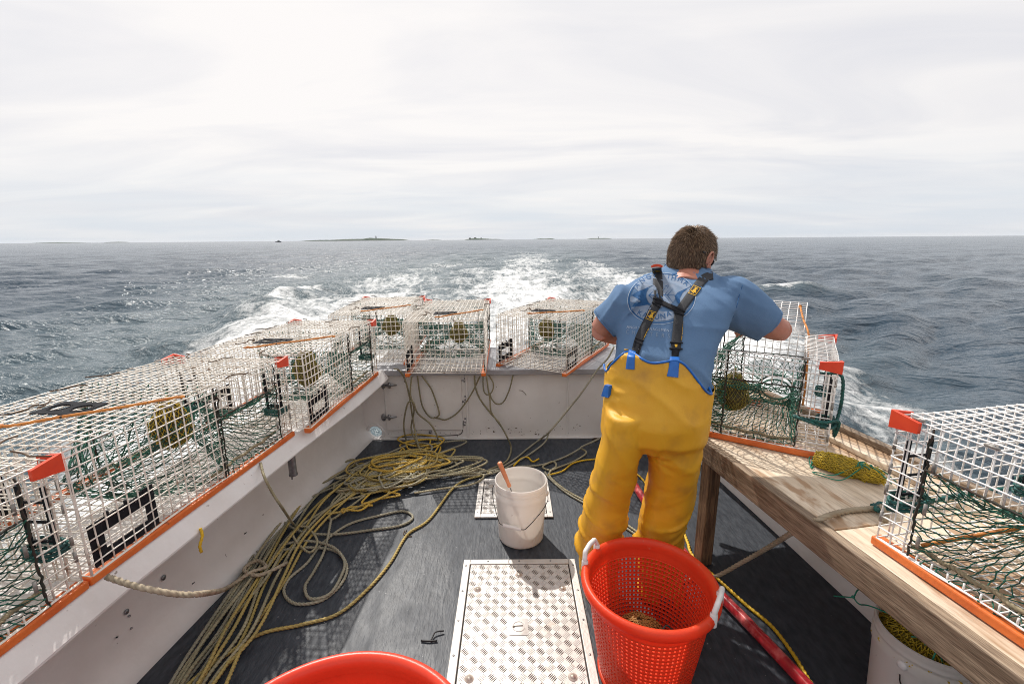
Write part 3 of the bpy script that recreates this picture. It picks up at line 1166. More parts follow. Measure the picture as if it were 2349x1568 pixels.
# raised door panel: frame lip and two upright ribs
door = MB()
door.box((xl + 0.06, TY - 0.012, 0.085), (xr - 0.045, TY - 0.0015, 0.598), bev=0.004)
dr = bpart(door, "transom_door", M['gel'], smooth=False)
mb = MB()
mb.box((xr - 0.010, TY - 0.011, 0.02), (xr + 0.010, TY - 0.001, 0.60), bev=0.004)
bpart(mb, "rib", M['gel'], smooth=False)
mb = MB()
mb.box((xm - 0.007, TY - 0.009, 0.02), (xm + 0.007, TY - 0.001, 0.60), bev=0.003)
bpart(mb, "rib", M['gel'], smooth=False)
mb = MB()
mb.tube(spline([aty(895, 1004, TY - .002), aty(940, 1001, TY - .002), aty(1010, 999, TY - .002), aty(1054, 996, TY - .002), aty(1061, 985, TY - .002), aty(1063, 965, TY - .002)], .02), 0.0035, 6)
bpart(mb, "door_gap_line", M['blackrub'])  # black strip standing in for the dark gap under the door
# hinge bolts: three clusters
for (px_, py_) in ((1061, 866), (1062, 915), (1062, 966)):
    for dx, dy in ((-6, -7), (5, -7), (-7, 0), (5, 2), (0, 6), (-4, 9), (4, 9)):
        p = aty(px_ + dx, py_ + dy * 0.9, TY - 0.004)
        mb = MB()
        mb.ball(p, (0.008, 0.005, 0.008), 0, 8, 5)
        bpart(mb, "hinge_bolt", M['steel'])
for py_ in (884, 957):
    mb = MB()
    p = aty(880, py_, TY - 0.004)
    mb.ball(p, (0.022, 0.012, 0.034), 0, 12, 7)
    p2 = aty(893, py_, TY - 0.035)
    mb.tube([p, p2], 0.012, 8)
    mb.ball(p2, (0.016, 0.012, 0.028), 0, 12, 7)
    a, b_ = aty(876, py_ + 1, TY - 0.04), aty(910, py_ - 1, TY - 0.04)
    mb.tube([a, (a + b_) / 2, b_], [0.006, 0.009, 0.006], 8)
    bpart(mb, "latch", M['steel'])
mb = MB()
ringp = [Vector((SCX + 0.071 * math.cos(a), TY - 0.003, SCZ + 0.071 * math.sin(a))) for a in np.linspace(0, 2 * math.pi, 32, endpoint=False)]
mb.tube(ringp, 0.012, 8, closed=True, mi=0)
for a in np.linspace(0.3, 2 * math.pi + .3, 6, endpoint=False):
    mb.ball((SCX + 0.073 * math.cos(a), TY - 0.014, SCZ + 0.073 * math.sin(a)), 0.005, 0, 8, 5)
bpart(mb, "scupper_ring", M['gelcap'])
mb = MB()
mb.tube([aty(987, 990, TY - .016), aty(987, 990, TY - .002)], 0.014, 12)
bpart(mb, "drain_plug", M['steel'])
# rod holder tube under the left cap
mb = MB()
p = atz(663, 1040, 0.585)
p = Vector((LC(p.y) - 0.03, p.y, 0.585))
mb.tube([p, p + Vector((0, 0, -0.12))], 0.021, 14)
mb.tube([p + Vector((0, 0, -0.12)), p + Vector((0, 0, -0.128))], 0.0235, 14)
mb.tube([p + Vector((-.01, 0, -0.128)), p + Vector((-.01, 0, -0.155))], 0.004, 6)
bpart(mb, "rod_holder", M['steel'], sharp=40)
# small fixings and scars on the left wall
for px_, py_, rr in ((376, 1324, .012), (291, 1402, .011), (297, 1412, .005), (301, 1440, .005)):
    y_ = 1.25
    for _ in range(20):
        p = aty(px_, py_, y_)
        if p.x < LB(y_) - 0.0:
            y_ -= 0.02
    # walk along the ray until it meets the wall
    d = ray(px_, py_)
    t_ = 0.5
    while t_ < 6 and (CAMP + d * t_).x > LB((CAMP + d * t_).y) + 0.004:
        t_ += 0.01
    q = CAMP + d * t_
    mb = MB()
    mb.ball(q, (0.005, rr, rr), 0, 10, 6)
    bpart(mb, "wall_bolt", M['steel'])


g_ = random.Random(5)
mb = MB()
for k in range(130):
    if k < 70:
        px_, py_ = g_.uniform(1080, 1330), 996 - abs(g_.gauss(0, 13))
    elif k < 95:
        px_, py_ = g_.uniform(890, 1060), 994 - abs(g_.gauss(0, 5))
    else:
        px_, py_ = g_.uniform(880, 1380), g_.uniform(870, 990)
    p = aty(px_, py_, TY - 0.0012)
    if p.z < 0.015:
        continue
    a, l_ = g_.uniform(0, 3.14), abs(g_.gauss(0, .004)) + .0015
    q = [(p.x + l_ * math.cos(a + t) * (1 if i % 2 else .45), TY - 0.0132, p.z + l_ * math.sin(a + t) * (1 if i % 2 else .45)) for i, t in enumerate((0, 1.57, 3.14, 4.71))]
    mb.add(q, [(0, 1, 2, 3)])
tag(bpart(mb, "chipped_paint", M['weed'], smooth=False), kind='stuff')


def on_wall(px, py):
    d = ray(px, py)
    t_ = 0.5
    while t_ < 6:
        q = CAMP + d * t_
        if q.x < LB(q.y) + 0.008 - 0.075 * 0:
            break
        t_ += 0.006
    return q


for a, b_ in (((357, 1437), (381, 1416)), ((301, 1493), (321, 1474)), ((266, 1463), (271, 1458)), ((440, 1340), (447, 1333)), ((560, 1225), (566, 1219)), ((700, 1130), (706, 1124))):
    mb = MB()
    A_, B_ = on_wall(*a), on_wall(*b_)
    mb.tube([A_, A_.lerp(B_, .3) + Vector((0, 0, .002)), A_.lerp(B_, .7) - Vector((0, 0, .001)), B_], [.001, .0035, .003, .001], 5)
    bpart(mb, "scuff_mark", M['blackrub'])
mb = MB()
mb.tube(spline([aty(*q, TY - .0015) for q in ((1190, 895), (1198, 896), (1204, 901), (1207, 906))], .01), 0.0022, 5)
bpart(mb, "scuff_mark", M['weed'])


# deck hatches ------------------------------------------------------
def hatch(x0, x1, y0, y1, bolts, screws, fw, cell, pull=None):
    hz0 = 0.004
    root = empty("hatch", ((x0 + x1) / 2, (y0 + y1) / 2 - 1.2, 0))
    root.parent = boat
    ox, oy = (x0 + x1) / 2, (y0 + y1) / 2

    def sub(mb, name, m, **kw):
        mb.v = [(x - ox, y - oy, z) for x, y, z in mb.v]
        return mb.build(name, m, root, **kw)
    mb = MB()
    g_ = 0.006
    for lo, hi in (((x0, y0, hz0), (x0 + fw, y1, 0.015)), ((x1 - fw, y0, hz0), (x1, y1, 0.015)), ((x0 + fw + .0004, y0, hz0), (x1 - fw - .0004, y0 + fw, 0.0148)), ((x0 + fw + .0004, y1 - fw, hz0), (x1 - fw - .0004, y1, 0.0148))):
        mb.box(lo, hi, bev=0.003)
    sub(mb, "frame", M['alu'], smooth=False)
    mb = MB()
    mb.box((x0 + fw * .7, y0 + fw * .7, 0.003), (x1 - fw * .7, y1 - fw * .7, 0.0052))
    sub(mb, "gap_sheet", M['gap'], smooth=False)  # dark sheet seen in the gap between frame and plate
    mb = MB()
    ax, bx, ay, by = x0 + fw + g_, x1 - fw - g_, y0 + fw + g_, y1 - fw - g_
    mb.box((ax, ay, 0.0056), (bx, by, 0.0135), bev=0.002)
    zt = 0.0135
    nx, ny = int((bx - ax) / cell), int((by - ay) / cell)
    cxs, cys = (bx - ax) / nx, (by - ay) / ny
    for i in range(nx):
        for j in range(ny):
            cx_, cy_ = ax + (i + .5) * cxs, ay + (j + .5) * cys
            if any(math.hypot(cx_ - q.x, cy_ - q.y) < 0.016 for q in bolts):
                continue
            if pull is not None and abs(cx_ - pull.x) < 0.045 and abs(cy_ - pull.y) < 0.05:
                continue
            a = R(45) if (i + j) % 2 else R(-45)
            ca, sa = math.cos(a), math.sin(a)
            for k in range(5):
                o_ = (k - 2) * cell * 0.185
                l_ = cell * (0.46 if k in (1, 2, 3) else 0.38)
                px_, py_ = cx_ - sa * o_, cy_ + ca * o_
                wv = cell * 0.066
                hh = 0.0022
                P = [(px_ - ca * l_, py_ - sa * l_, zt), (px_ + sa * wv, py_ - ca * wv, zt), (px_ + ca * l_, py_ + sa * l_, zt), (px_ - sa * wv, py_ + ca * wv, zt),
                     (px_ - ca * l_ * .6, py_ - sa * l_ * .6, zt + hh), (px_ + ca * l_ * .6, py_ + sa * l_ * .6, zt + hh)]
                mb.add(P, [(0, 1, 4), (1, 5, 4), (1, 2, 5), (2, 3, 5), (3, 4, 5), (3, 0, 4)], 1 if (i + j) % 2 else 0)  # bars of one slant take the dark colour, their shading painted in
    sub(mb, "plate", [M['alu'], M['tread']], smooth=False)
    for q in bolts:
        mb = MB()
        mb.lathe([(0.019, 0.0), (0.0185, 0.0016), (0.0115, 0.002), (0.0105, 0.0035), (0.0095, 0.0065), (0.0, 0.0075)], n=18, center=(q.x, q.y, zt + 0.0004))
        mb.mi = [1 if i < 18 * 2 else 0 for i in range(len(mb.f))]
        sub(mb, "bolt", [M['bolt'], M['rustring']])
    for q in screws:
        mb = MB()
        mb.lathe([(0.0055, 0.0), (0.005, 0.0012), (0.0, 0.0016)], n=10, center=(q[0], q[1], 0.0152))
        sub(mb, "screw", M['steel'])
    if pull is not None:
        mb = MB()
        mb.box((pull.x - .042, pull.y - .046, zt + .0004), (pull.x + .042, pull.y + .046, zt + .0022), bev=0.0008)
        rp = [Vector((pull.x + 0.027 * math.cos(a), pull.y + 0.027 * math.sin(a), zt + .0026)) for a in np.linspace(0, 2 * math.pi, 26, endpoint=False)]
        mb.tube(rp, 0.0018, 6, closed=True, mi=0)
        mb.tube([(pull.x - .024, pull.y + .002, zt + .0028), (pull.x + .02, pull.y + .004, zt + .0028)], 0.0022, 6, mi=1)
        mb.ball((pull.x - .024, pull.y - .002, zt + .003), (0.006, 0.006, 0.003), 1, 8, 5)
        sub(mb, "pull_ring", [M['alu'], M['tread']])
    return root


hx0, hx1, hy0, hy1 = -0.272, 0.334, 1.34, 2.17
bl = [atz(*p, 0.013) for p in ((1096, 1351), (1290, 1349), (1190, 1318), (1076, 1556), (1314, 1552))]
scr = [(hx0 + .016, y) for y in np.linspace(hy0 + .06, hy1 - .05, 5)] + [(hx1 - .016, y) for y in np.linspace(hy0 + .06, hy1 - .05, 5)] + [(x, hy1 - .016) for x in (-.14, 0.03, .2)]
hatch(hx0, hx1, hy0, hy1, bl, scr, 0.036, 0.0385, pull=atz(1190, 1437, 0.013))
sx0, sx1, sy0, sy1 = -0.246, 0.252, 2.56, 3.03
bl = [atz(1163, 1165, 0.013), Vector((sx1 - .09, sy1 - .1, 0)), Vector((sx0 + .09, sy1 - .1, 0)), Vector((sx1 - .09, sy0 + .1, 0))]
scr = [(sx0 + .016, y) for y in np.linspace(sy0 + .05, sy1 - .05, 4)] + [(sx1 - .016, y) for y in np.linspace(sy0 + .05, sy1 - .05, 4)] + [(x, sy0 + .016) for x in (-.12, .14)]
hatch(sx0, sx1, sy0, sy1, bl, scr, 0.036, 0.0385)

# ------------------------------------------------------------------ work bench on the right
BZ = 0.745


def BE(y):          # front edge of the bench top
    return 0.965 + (2.165 - y) * 0.165


bench = empty("work_bench", (1.3, 1.4, 0))
tag(bench, "weathered wooden work bench along the right side of the boat", "bench")


def wpart(mb, name, m, root, ang=0.0, **kw):
    """world coordinates -> child of an unrotated or rotated empty"""
    mi = Matrix.Translation(root.location) @ Matrix.Rotation(root.rotation_euler[2], 4, 'Z')
    mi = mi.inverted()
    mb.v = [tuple(mi @ Vector(p)) for p in mb.v]
    return mb.build(name, m, root, **kw)


def plank(name, m, p0, p1, w0, w1, z0, z1, root=None, label=None):
    """a board whose length runs local Y so the grain follows it"""
    root = root or bench
    d = (Vector(p1) - Vector(p0))
    L = d.length
    a = math.atan2(-d.x, d.y)
    mb = MB()
    mb.box((w0, 0, z0), (w1, L, z1), bev=0.004)
    o = mb.build(name, m, root, smooth=False)
    o.location = (p0[0] - root.location.x, p0[1] - root.location.y, 0)
    o.rotation_euler = (0, 0, a)
    if label:
        o["label"] = label
    return o


Y0, Y1, YJ = -0.2, 2.80, 1.375
plank("bench_top", M['plywood'], (BE(YJ), YJ + .002), (BE(Y1), Y1), 0.002, 0.64, BZ - 0.019, BZ)
plank("bench_top", M['plywood'], (BE(Y0), Y0), (BE(YJ), YJ - .002), 0.002, 0.64, BZ - 0.021, BZ - 0.002)
plank("front_rail", M['timber'], (BE(Y0) - .002, Y0), (BE(2.17) - .002, 2.17), -0.038, 0.0, BZ - 0.105, BZ + 0.002)
plank("front_rail", M['timber'], (BE(2.172), 2.172), (BE(Y1), Y1), -0.032, 0.0, BZ - 0.105, BZ - 0.001)
plank("back_ledge", M['plywood'], (BE(0.9) + .56, 0.9), (BE(Y1) + .56, Y1), 0.0, 0.14, BZ + 0.002, BZ + 0.028)
plank("back_ledge", M['timber'], (BE(0.9) + .655, 0.9), (BE(Y1) + .655, Y1), 0.0, 0.04, BZ + 0.029, BZ + 0.058)
for (px_, py_) in ((1.028, 2.155), (1.30, 0.35)):
    mb = MB()
    mb.box((-0.034, -0.034, 0.002), (0.034, 0.034, BZ - 0.106), bev=0.004)
    o = mb.build("leg", M['post'], bench, smooth=False)
    o.location = (px_ - 1.3, py_ - 1.4, 0)
    o.rotation_euler = (0, 0, R(12))

# ------------------------------------------------------------------ lobster traps
TL, TW, THH, TC, TB = 1.12, 0.64, 0.42, 0.04, 0.032   # length, width, cage height, mesh, base height


def wire_line(mb, p0, p1, r=0.0026, jit=0.0009, wig=None):
    p0, p1 = Vector(p0), Vector(p1)
    L = (p1 - p0).length
    k = max(2, int(L / 0.08))
    pts = []
    for i in range(k + 1):
        p = p0.lerp(p1, i / k)
        if 0 < i < k:
            p += Vector((rng.gauss(0, jit), rng.gauss(0, jit), rng.gauss(0, jit)))
        if wig is not None:
            p += wig(p)
        pts.append(p)
    mb.tube(pts, r, n=5, cap=True)


def sag(p):
    """gentle dents in the top and walls"""
    a = noise.noise((p.x * 2.3, p.y * 2.7, p.z * 3 + 4.0))
    b_ = noise.noise((p.x * 2.1 + 9, p.y * 2.3, p.z * 2.5))
    return Vector((0.006 * b_, 0.009 * b_, 0.012 * a))


OPEN_X = (0.06, 0.46)
OPEN_Z = (0.02, 0.30)


def make_cage(open_top=None):
    mb = MB()
    zb, zt = TB, TB + THH
    hx, hy = TL / 2, TW / 2
    xs = np.arange(-hx, hx + 1e-6, TC)
    ys = np.arange(-hy, hy + 1e-6, TC)
    zs = np.arange(zb, zt + 1e-6, TC)
    e = 0.0018
    # floor
    for y in ys:
        wire_line(mb, (-hx, y, zb + e), (hx, y, zb + e), wig=sag)
    for x in xs:
        wire_line(mb, (x, -hy, zb - e), (x, hy, zb - e), wig=sag)
    # top
    for y in ys:
        x0 = -hx if open_top is None else open_top
        wire_line(mb, (x0, y, zt + e), (hx, y, zt + e), wig=sag)
    for x in xs:
        if open_top is not None and x < open_top - 0.01:
            continue
        wire_line(mb, (x, -hy, zt - e), (x, hy, zt - e), wig=sag)
    if open_top is not None:
        for y in (-hy, hy):
            wire_line(mb, (-hx, y, zt), (open_top, y, zt), wig=sag)
        wire_line(mb, (-hx, -hy, zt), (-hx, hy, zt), wig=sag)
    # long sides, with the entrance opening left out
    for s in (-1, 1):
        y = s * hy
        for x in xs:
            if OPEN_X[0] + 0.005 < x < OPEN_X[1] - 0.005:
                wire_line(mb, (x, y - s * e, zb + OPEN_Z[1] - .018), (x, y - s * e, zt), wig=sag)
                wire_line(mb, (x, y - s * e, zb), (x, y - s * e, zb + 0.022), wig=sag)
            else:
                wire_line(mb, (x, y - s * e, zb), (x, y - s * e, zt), wig=sag)
        for z in zs:
            if OPEN_Z[0] < z - zb < OPEN_Z[1] - 0.018:
                wire_line(mb, (-hx, y + s * e, z), (OPEN_X[0], y + s * e, z), wig=sag)
                wire_line(mb, (OPEN_X[1], y + s * e, z), (hx, y + s * e, z), wig=sag)
            else:
                wire_line(mb, (-hx, y + s * e, z), (hx, y + s * e, z), wig=sag)
    # ends
    for s in (-1, 1):
        x = s * hx
        for y in ys:
            wire_line(mb, (x - s * e, y, zb), (x - s * e, y, zt), wig=sag)
        for z in zs:
            wire_line(mb, (x + s * e, -hy, z), (x + s * e, hy, z), wig=sag)
    return mb


def make_trap(clean=False, open_top=None, lid=False, cord='top', plate=True):
    root = empty("lobster_trap")
    wm = M['wireclean'] if clean else M['wire']
    hx, hy, zb, zt = TL / 2, TW / 2, TB, TB + THH
    make_cage(open_top).build("wire_cage", wm, root)
    # runners
    for s in (-1, 1):
        mb = MB()
        mb.box((-hx - 0.012, s * (hy - 0.012) - 0.019, 0.0), (hx + 0.012, s * (hy - 0.012) + 0.019, 0.0285), bev=0.005)
        mb.build("runner", M['orange'], root, smooth=False)
        # end bumpers on the top corners
        mb = MB()
        x0, x1 = hx - 0.070, hx + 0.014
        y = s * (hy + 0.005)
        yo = s * (hy + 0.016)
        zz = zt + 0.005
        P = [(x0, y, zz - .040), (x0, yo, zz - .040), (x0, yo, zz - .008), (x0, y, zz - .008), (x1, y, zz - .052), (x1, yo, zz - .052), (x1, yo, zz + .004), (x1, y, zz + .004)]
        mb.add(P, [(0, 1, 2, 3), (4, 7, 6, 5), (0, 4, 5, 1), (1, 5, 6, 2), (2, 6, 7, 3), (3, 7, 4, 0)])
        xb, yi = hx + 0.004, s * (hy - 0.055)
        P = [(xb, y, zz - .051), (x1 - .0005, y, zz - .051), (x1 - .0005, y, zz + .0035), (xb, y, zz + .0035), (xb, yi, zz - .046), (x1 - .004, yi, zz - .046), (x1 - .004, yi, zz - .006), (xb, yi, zz - .006)]
        mb.add(P, [(0, 1, 2, 3), (4, 7, 6, 5), (0, 4, 5, 1), (1, 5, 6, 2), (2, 6, 7, 3), (3, 7, 4, 0)])
        mb.build("corner_bumper", M['bumper'], root, smooth=False)
        # escape vent, a black frame low on the side
        mb = MB()
        vx0, vx1, vz0, vz1 = -hx + 0.022, -hx + 0.262, zb + 0.006, zb + 0.155
        ya, yb = s * (hy - 0.010), s * (hy - 0.0045)
        ya, yb = min(ya, yb), max(ya, yb)
        for lo, hi in (((vx0, ya, vz0), (vx0 + .045, yb, vz1)), ((vx1 - .04, ya, vz0), (vx1, yb, vz1 + .014)), ((vx0 + .0452, ya, vz0), (vx1 - .0402, yb, vz0 + .042)), ((vx0 + .0452, ya, vz1 - .052), (vx1 - .0402, yb, vz1))):
            mb.box(lo, hi, bev=0.0015)
        for q in (0.06, 0.13, 0.185):
            mb.box((vx0 + q, ya - .001, vz1 + .0002), (vx0 + q + .012, yb + .001, vz1 + .012))
        mb.build("escape_vent", M['black'], root, smooth=False)
        # entrance net
        mb = MB()
        x0, x1 = OPEN_X
        z0, z1 = zb + 0.006, zb + OPEN_Z[1] - 0.018
        per = [(x0, z0), (x1, z0), (x1, z1), (x0, z1)]
        ring_c = Vector((0.25, s * 0.045, zb + 0.17))

        def S(u, v, s=s):
            q = u * 4
            k = int(q) % 4
            f = q - int(q)
            a, b_ = per[k], per[(k + 1) % 4]
            px_ = a[0] + (b_[0] - a[0]) * f
            pz_ = a[1] + (b_[1] - a[1]) * f
            ang = math.atan2(pz_ - (z0 + z1) / 2, px_ - (x0 + x1) / 2)
            e_ = ring_c + Vector((0.075 * math.cos(ang), 0, 0.065 * math.sin(ang)))
            o_ = Vector((px_, s * (hy - 0.003), pz_))
            p = o_.lerp(e_, v)
            sg = math.sin(math.pi * v)
            p.z -= sg * 0.035
            p.y += s * sg * 0.03
            return p
        netting(mb, S, 44, 9, r=0.0017, jit=0.004)
        mb.tube([ring_c + Vector((0.075 * math.cos(a), 0, 0.065 * math.sin(a))) for a in np.linspace(0, 2 * math.pi, 20, endpoint=False)], 0.004, 6, closed=True)
        mb.build("entrance_net", M['green'], root)
        # dark lacing round the opening
        mb = MB()
        for (a, b_) in (((x0, z0), (x0, zt - .01)), ((x1, z0), (x1, zt - .01)), ((x0, z1), (x1, z1 + .005))):
            n_ = 26
            pts = []
            for i in range(n_ + 1):
                t = i / n_
                pts.append(Vector((a[0] + (b_[0] - a[0]) * t + rng.gauss(0, .002), s * (hy + .001) + rng.gauss(0, .002), a[1] + (b_[1] - a[1]) * t)))
            mb.tube(pts, [0.0026 + 0.0016 * rng.random() for _ in pts], 5)
        mb.build("lacing", M['lacing'], root)
        # tail rope along the floor by the opening
        mb = MB()
        pts = [Vector((x0 + (x1 - x0) * t, s * (hy - 0.055) + rng.gauss(0, .006), zb + 0.018 + rng.gauss(0, .004))) for t in np.linspace(-0.1, 1.08, 12)]
        rope_into(mb, pts, 0.008, jitter=0.004, pitch=0.04)
        mb.build("foot_rope", M['tan'], root)
    # parlour head: net across the middle
    mb = MB()
    per2 = [(-hy, zb), (hy, zb), (hy, zt), (-hy, zt)]

    def S2(u, v):
        q = u * 4
        k = int(q) % 4
        f = q - int(q)
        a, b_ = per2[k], per2[(k + 1) % 4]
        py_ = a[0] + (b_[0] - a[0]) * f
        pz_ = a[1] + (b_[1] - a[1]) * f
        ang = math.atan2(pz_ - (zb + zt) / 2, py_)
        e_ = Vector((-0.27, 0.09 * math.cos(ang), zb + 0.13 + 0.05 * math.sin(ang)))
        p = Vector((0.05, py_ * .985, pz_)).lerp(e_, v)
        p.z -= math.sin(math.pi * v) * 0.04
        return p
    netting(mb, S2, 54, 9, r=0.0017, jit=0.005)
    for k in range(7):
        a = S2(rng.random(), rng.random() * .7)
        b_ = S2(rng.random(), 0.3 + rng.random() * .7)
        mb.tube(spline([a, (a + b_) / 2 - Vector((0, 0, .02)), b_], .02), 0.0028, 5)
    mb.build("parlour_net", M['green'], root)
    # dark seam where the two halves meet
    for s in (-1, 1):
        for x in (0.05,):
            mb = MB()
            mb.tube([Vector((x + rng.gauss(0, .0025), s * (hy - .004), zb + THH * t)) for t in np.linspace(0, 1, 24)], [0.003 + 0.002 * rng.random() for _ in range(24)], 5)
            mb.build("seam_lacing", M['lacing'], root)
    # clips on the corner wires
    def clip(a, b_, r_, k_):
        q = MB()
        q.tube([a, b_], r_, k_)
        q.build("clip", M['clip'], root)
    for s in (-1, 1):
        for (x, n_) in ((hx - .002, 4), (hx - 0.118, 3), (-hx + 0.002, 3)):
            for k in range(n_):
                z = zb + THH * (0.12 + 0.8 * (k + rng.random() * .5) / n_)
                clip((x, s * (hy - .001), z - .017), (x, s * (hy - .001), z + .017), 0.0048, 8)
    for k in range(10):
        x, y = rng.uniform(-hx, hx), rng.choice((-hy, hy))
        clip((x - .016, y, zt + .002), (x + .016, y, zt + .002), 0.0042, 6)
    # weed and scraps of twine caught on the top
    for k in range(9):
        mb = MB()
        if open_top is not None:
            break
        x, y = rng.uniform(-hx, hx), rng.uniform(-hy, hy)
        a = rng.uniform(0, 6.28)
        pts = [Vector((x + math.cos(a) * t * .06 + rng.gauss(0, .008), y + math.sin(a) * t * .06 + rng.gauss(0, .008), zt + .006 + abs(rng.gauss(0, .004)))) for t in (-1, -.4, .2, .7, 1)]
        mb.tube(spline(pts, .01), 0.0028, 5)
        mb.build("caught_weed", M['weed'], root)
    # black escape hatch ladder and teal bridle wraps at the bumper end
    for s in (-1, 1):
        mb = MB()
        xa = hx - 0.012
        for y in (s * (hy - 0.035), s * (hy - 0.115)):
            mb.box((xa - .007, y - .007, zb + .13), (xa - .001, y + .007, zt - .085), bev=0.001)
        for z in (zb + .15, zb + .215, zb + .28):
            mb.box((xa - .0065, min(s * (hy - .108), s * (hy - .042)), z), (xa - .0015, max(s * (hy - .108), s * (hy - .042)), z + .007))
        mb.build("end_vent", M['black'], root, smooth=False)
        mb = MB()
        pts = []
        for i in range(40):
            a = i / 40 * 2 * math.pi * 3.2
            pts.append(Vector((xa - .005 + 0.032 * math.cos(a), s * (hy - 0.072) + 0.062 * math.sin(a), zb + 0.105 + 0.042 * i / 40 + .003 * math.sin(3 * a))))
        rope_into(mb, pts, 0.0062)
        mb.build("rope_wrap", M['teal'], root)
    if plate:
        mb = MB()
        px_, py_, pz_ = -0.24, 0.02, zt + 0.007
        hw, hl = 0.062, 0.10
        outer_ = [Vector((px_ - hw, py_ - hl, 0)), Vector((px_ + hw, py_ - hl + .012, 0)), Vector((px_ + hw, py_ + hl, 0)), Vector((px_ - hw, py_ + hl, 0))]
        holes = []
        for oy in (-0.047, 0.047):
            holes.append([Vector((px_ + 0.033 * math.cos(a), py_ + oy + 0.033 * math.sin(a), 0)) for a in np.linspace(0, 2 * math.pi, 22, endpoint=False)])
        tri = tessellate_polygon([outer_] + holes)
        allv = outer_ + holes[0] + holes[1]
        mb.add([(p.x, p.y, pz_) for p in allv], [tuple(t) for t in tri])
        mb.add([(p.x, p.y, pz_ + .004) for p in allv], [tuple(t)[::-1] for t in tri])
        mb.add([(p.x, p.y, pz_ + q) for q in (0, .004) for p in outer_], [(0, 1, 5, 4), (1, 2, 6, 5), (2, 3, 7, 6), (3, 0, 4, 7)])
        for h_ in holes:
            mb.tube([(p.x, p.y, pz_ + .003) for p in h_], 0.0035, 6, closed=True)
        mb.build("round_hole_plate", M['black'], root, smooth=False)
    mb = MB()
    if cord == 'top':
        pts = spline([(-0.42, 0.075, zt + .012), (-0.40, 0.045, zt + .008), (-0.33, -0.04, zt + .012), (-0.22, -0.16, zt + .010), (-0.10, -0.27, zt + .009), (-0.075, -0.285, zt + .004)], .012)
        mb.tube(pts, 0.0055, 8)
        for q in (pts[0], pts[-1]):
            mb.ball(q, (0.011, 0.009, 0.007), 0, 8, 6)
        mb.tube([pts[0] + np.array((-.02, .012, 0.0)), pts[0]], 0.004, 6)
    elif cord == 'inside':
        pts = spline([(hx - .08, hy - .07, zb + .015), (hx - .16, hy - .20, zb + .10), (hx - .30, -.02, zb + .24), (hx - .42, -.2, zb + .36)], .012)
        mb.tube(pts, 0.0060, 8)
    elif cord == 'lid':
        pts = spline([(open_top - .045, hy + .26, zt + .115), (open_top - .02, hy + .12, zt + .06), (open_top + .01, hy - .02, zt + .012), (open_top + .02, hy - .04, zt - .06), (open_top + .03, hy - .08, zb + .15), (open_top + .03, hy - .09, zb + .03)], .012)
        mb.tube(pts, 0.0055, 8)
        mb.ball(pts[0], 0.010, 0, 8, 6)
    mb.build("bungee_cord", M['bungee'], root)
    if lid:
        # the top door folded back past its hinge along the far edge
        mb = MB()
        lx0, lx1, dep = -hx + 0.02, open_top - 0.01, 0.60
        hingey, hingez = hy + 0.004, zt + 0.006
        ca, sa = math.cos(R(20)), math.sin(R(20))

        def lp(x, d):
            return Vector((x, hingey + d * ca, hingez + d * sa))
        depth = 0.36
        for x in np.linspace(lx0, lx1, int((lx1 - lx0) / 0.04)):
            wire_line(mb, lp(x, 0), lp(x, depth))
        for d in np.arange(0, depth + .001, 0.024):
            wire_line(mb, lp(lx0, d + .001), lp(lx1, d + .001))
        mb.build("open_lid", wm, root)
    return root


def bait_bag(trap, local, size, label, netm='yellownet', tilt=0.0):
    """a string bag of bait hanging inside a trap, a thing of its own"""
    mw = Matrix.Translation(trap.location) @ trap.rotation_euler.to_matrix().to_4x4()
    top = mw @ Vector(local)
    bag = empty("bait_bag", top)
    tag(bag, label, "bait bag", "bait bags in the traps")
    h, r_ = size

    def rad(v):
        return r_ * (0.18 + 0.85 * math.sin(math.pi * min(1, v * 0.93 + 0.05)) ** 0.7 * (0.65 + 0.45 * v))
    sd = rng.random() * 9
    rings = []
    for k in range(13):
        v = k / 12
        ring = []
        for j in range(18):
            a = 2 * math.pi * j / 18
            q = rad(v) * (0.93 + 0.34 * noise.noise((math.cos(a) * 1.3 + sd, math.sin(a) * 1.3, v * 4)))
            ring.append((q * math.cos(a) + tilt * v, q * 0.85 * math.sin(a), -0.03 - h * v))
        rings.append(ring)
    mb = MB()
    mb.loft([[(x * .93, y * .93, z) for x, y, z in r__] for r__ in rings])
    mb.build("bait", M['bait'], bag)
    mb = MB()

    def S(u, v):
        a = 2 * math.pi * u
        q = rad(v) * (0.97 + 0.34 * noise.noise((math.cos(a) * 1.3 + sd, math.sin(a) * 1.3, v * 4)))
        return Vector((q * math.cos(a) + tilt * v, q * 0.87 * math.sin(a), -0.03 - h * v))
    netting(mb, S, 26, 14, r=0.0013, jit=0.0016)
    mb.tube([(0, 0, 0.0), (0.003, 0, -0.035)], 0.005, 6)
    mb.build("net", M[netm], bag)
    mb = MB()
    mb.tube(spline([(0, 0, -.02), (0.02, 0.01, -0.05), (0.035, 0.0, -0.12), (0.05, -.01, -.2)], .01), 0.0022, 5)
    mb.tube([(0, 0, -.03), (0, 0, 0.012)], 0.0025, 5)
    mb.build("draw_string", M['greenline'], bag)
    return bag


G_TRAP = "white wire lobster traps around the stern"
CAPZ = 0.656


def place(t, center, psi, z, label, tilt=0.0, roll=0.0):
    """psi: heading of the bumper end, degrees clockwise from straight aft"""
    t.location = (center[0], center[1], z)
    t.rotation_euler = (R(roll), R(tilt), R(90 - psi))
    return tag(t, label, "lobster trap", G_TRAP)


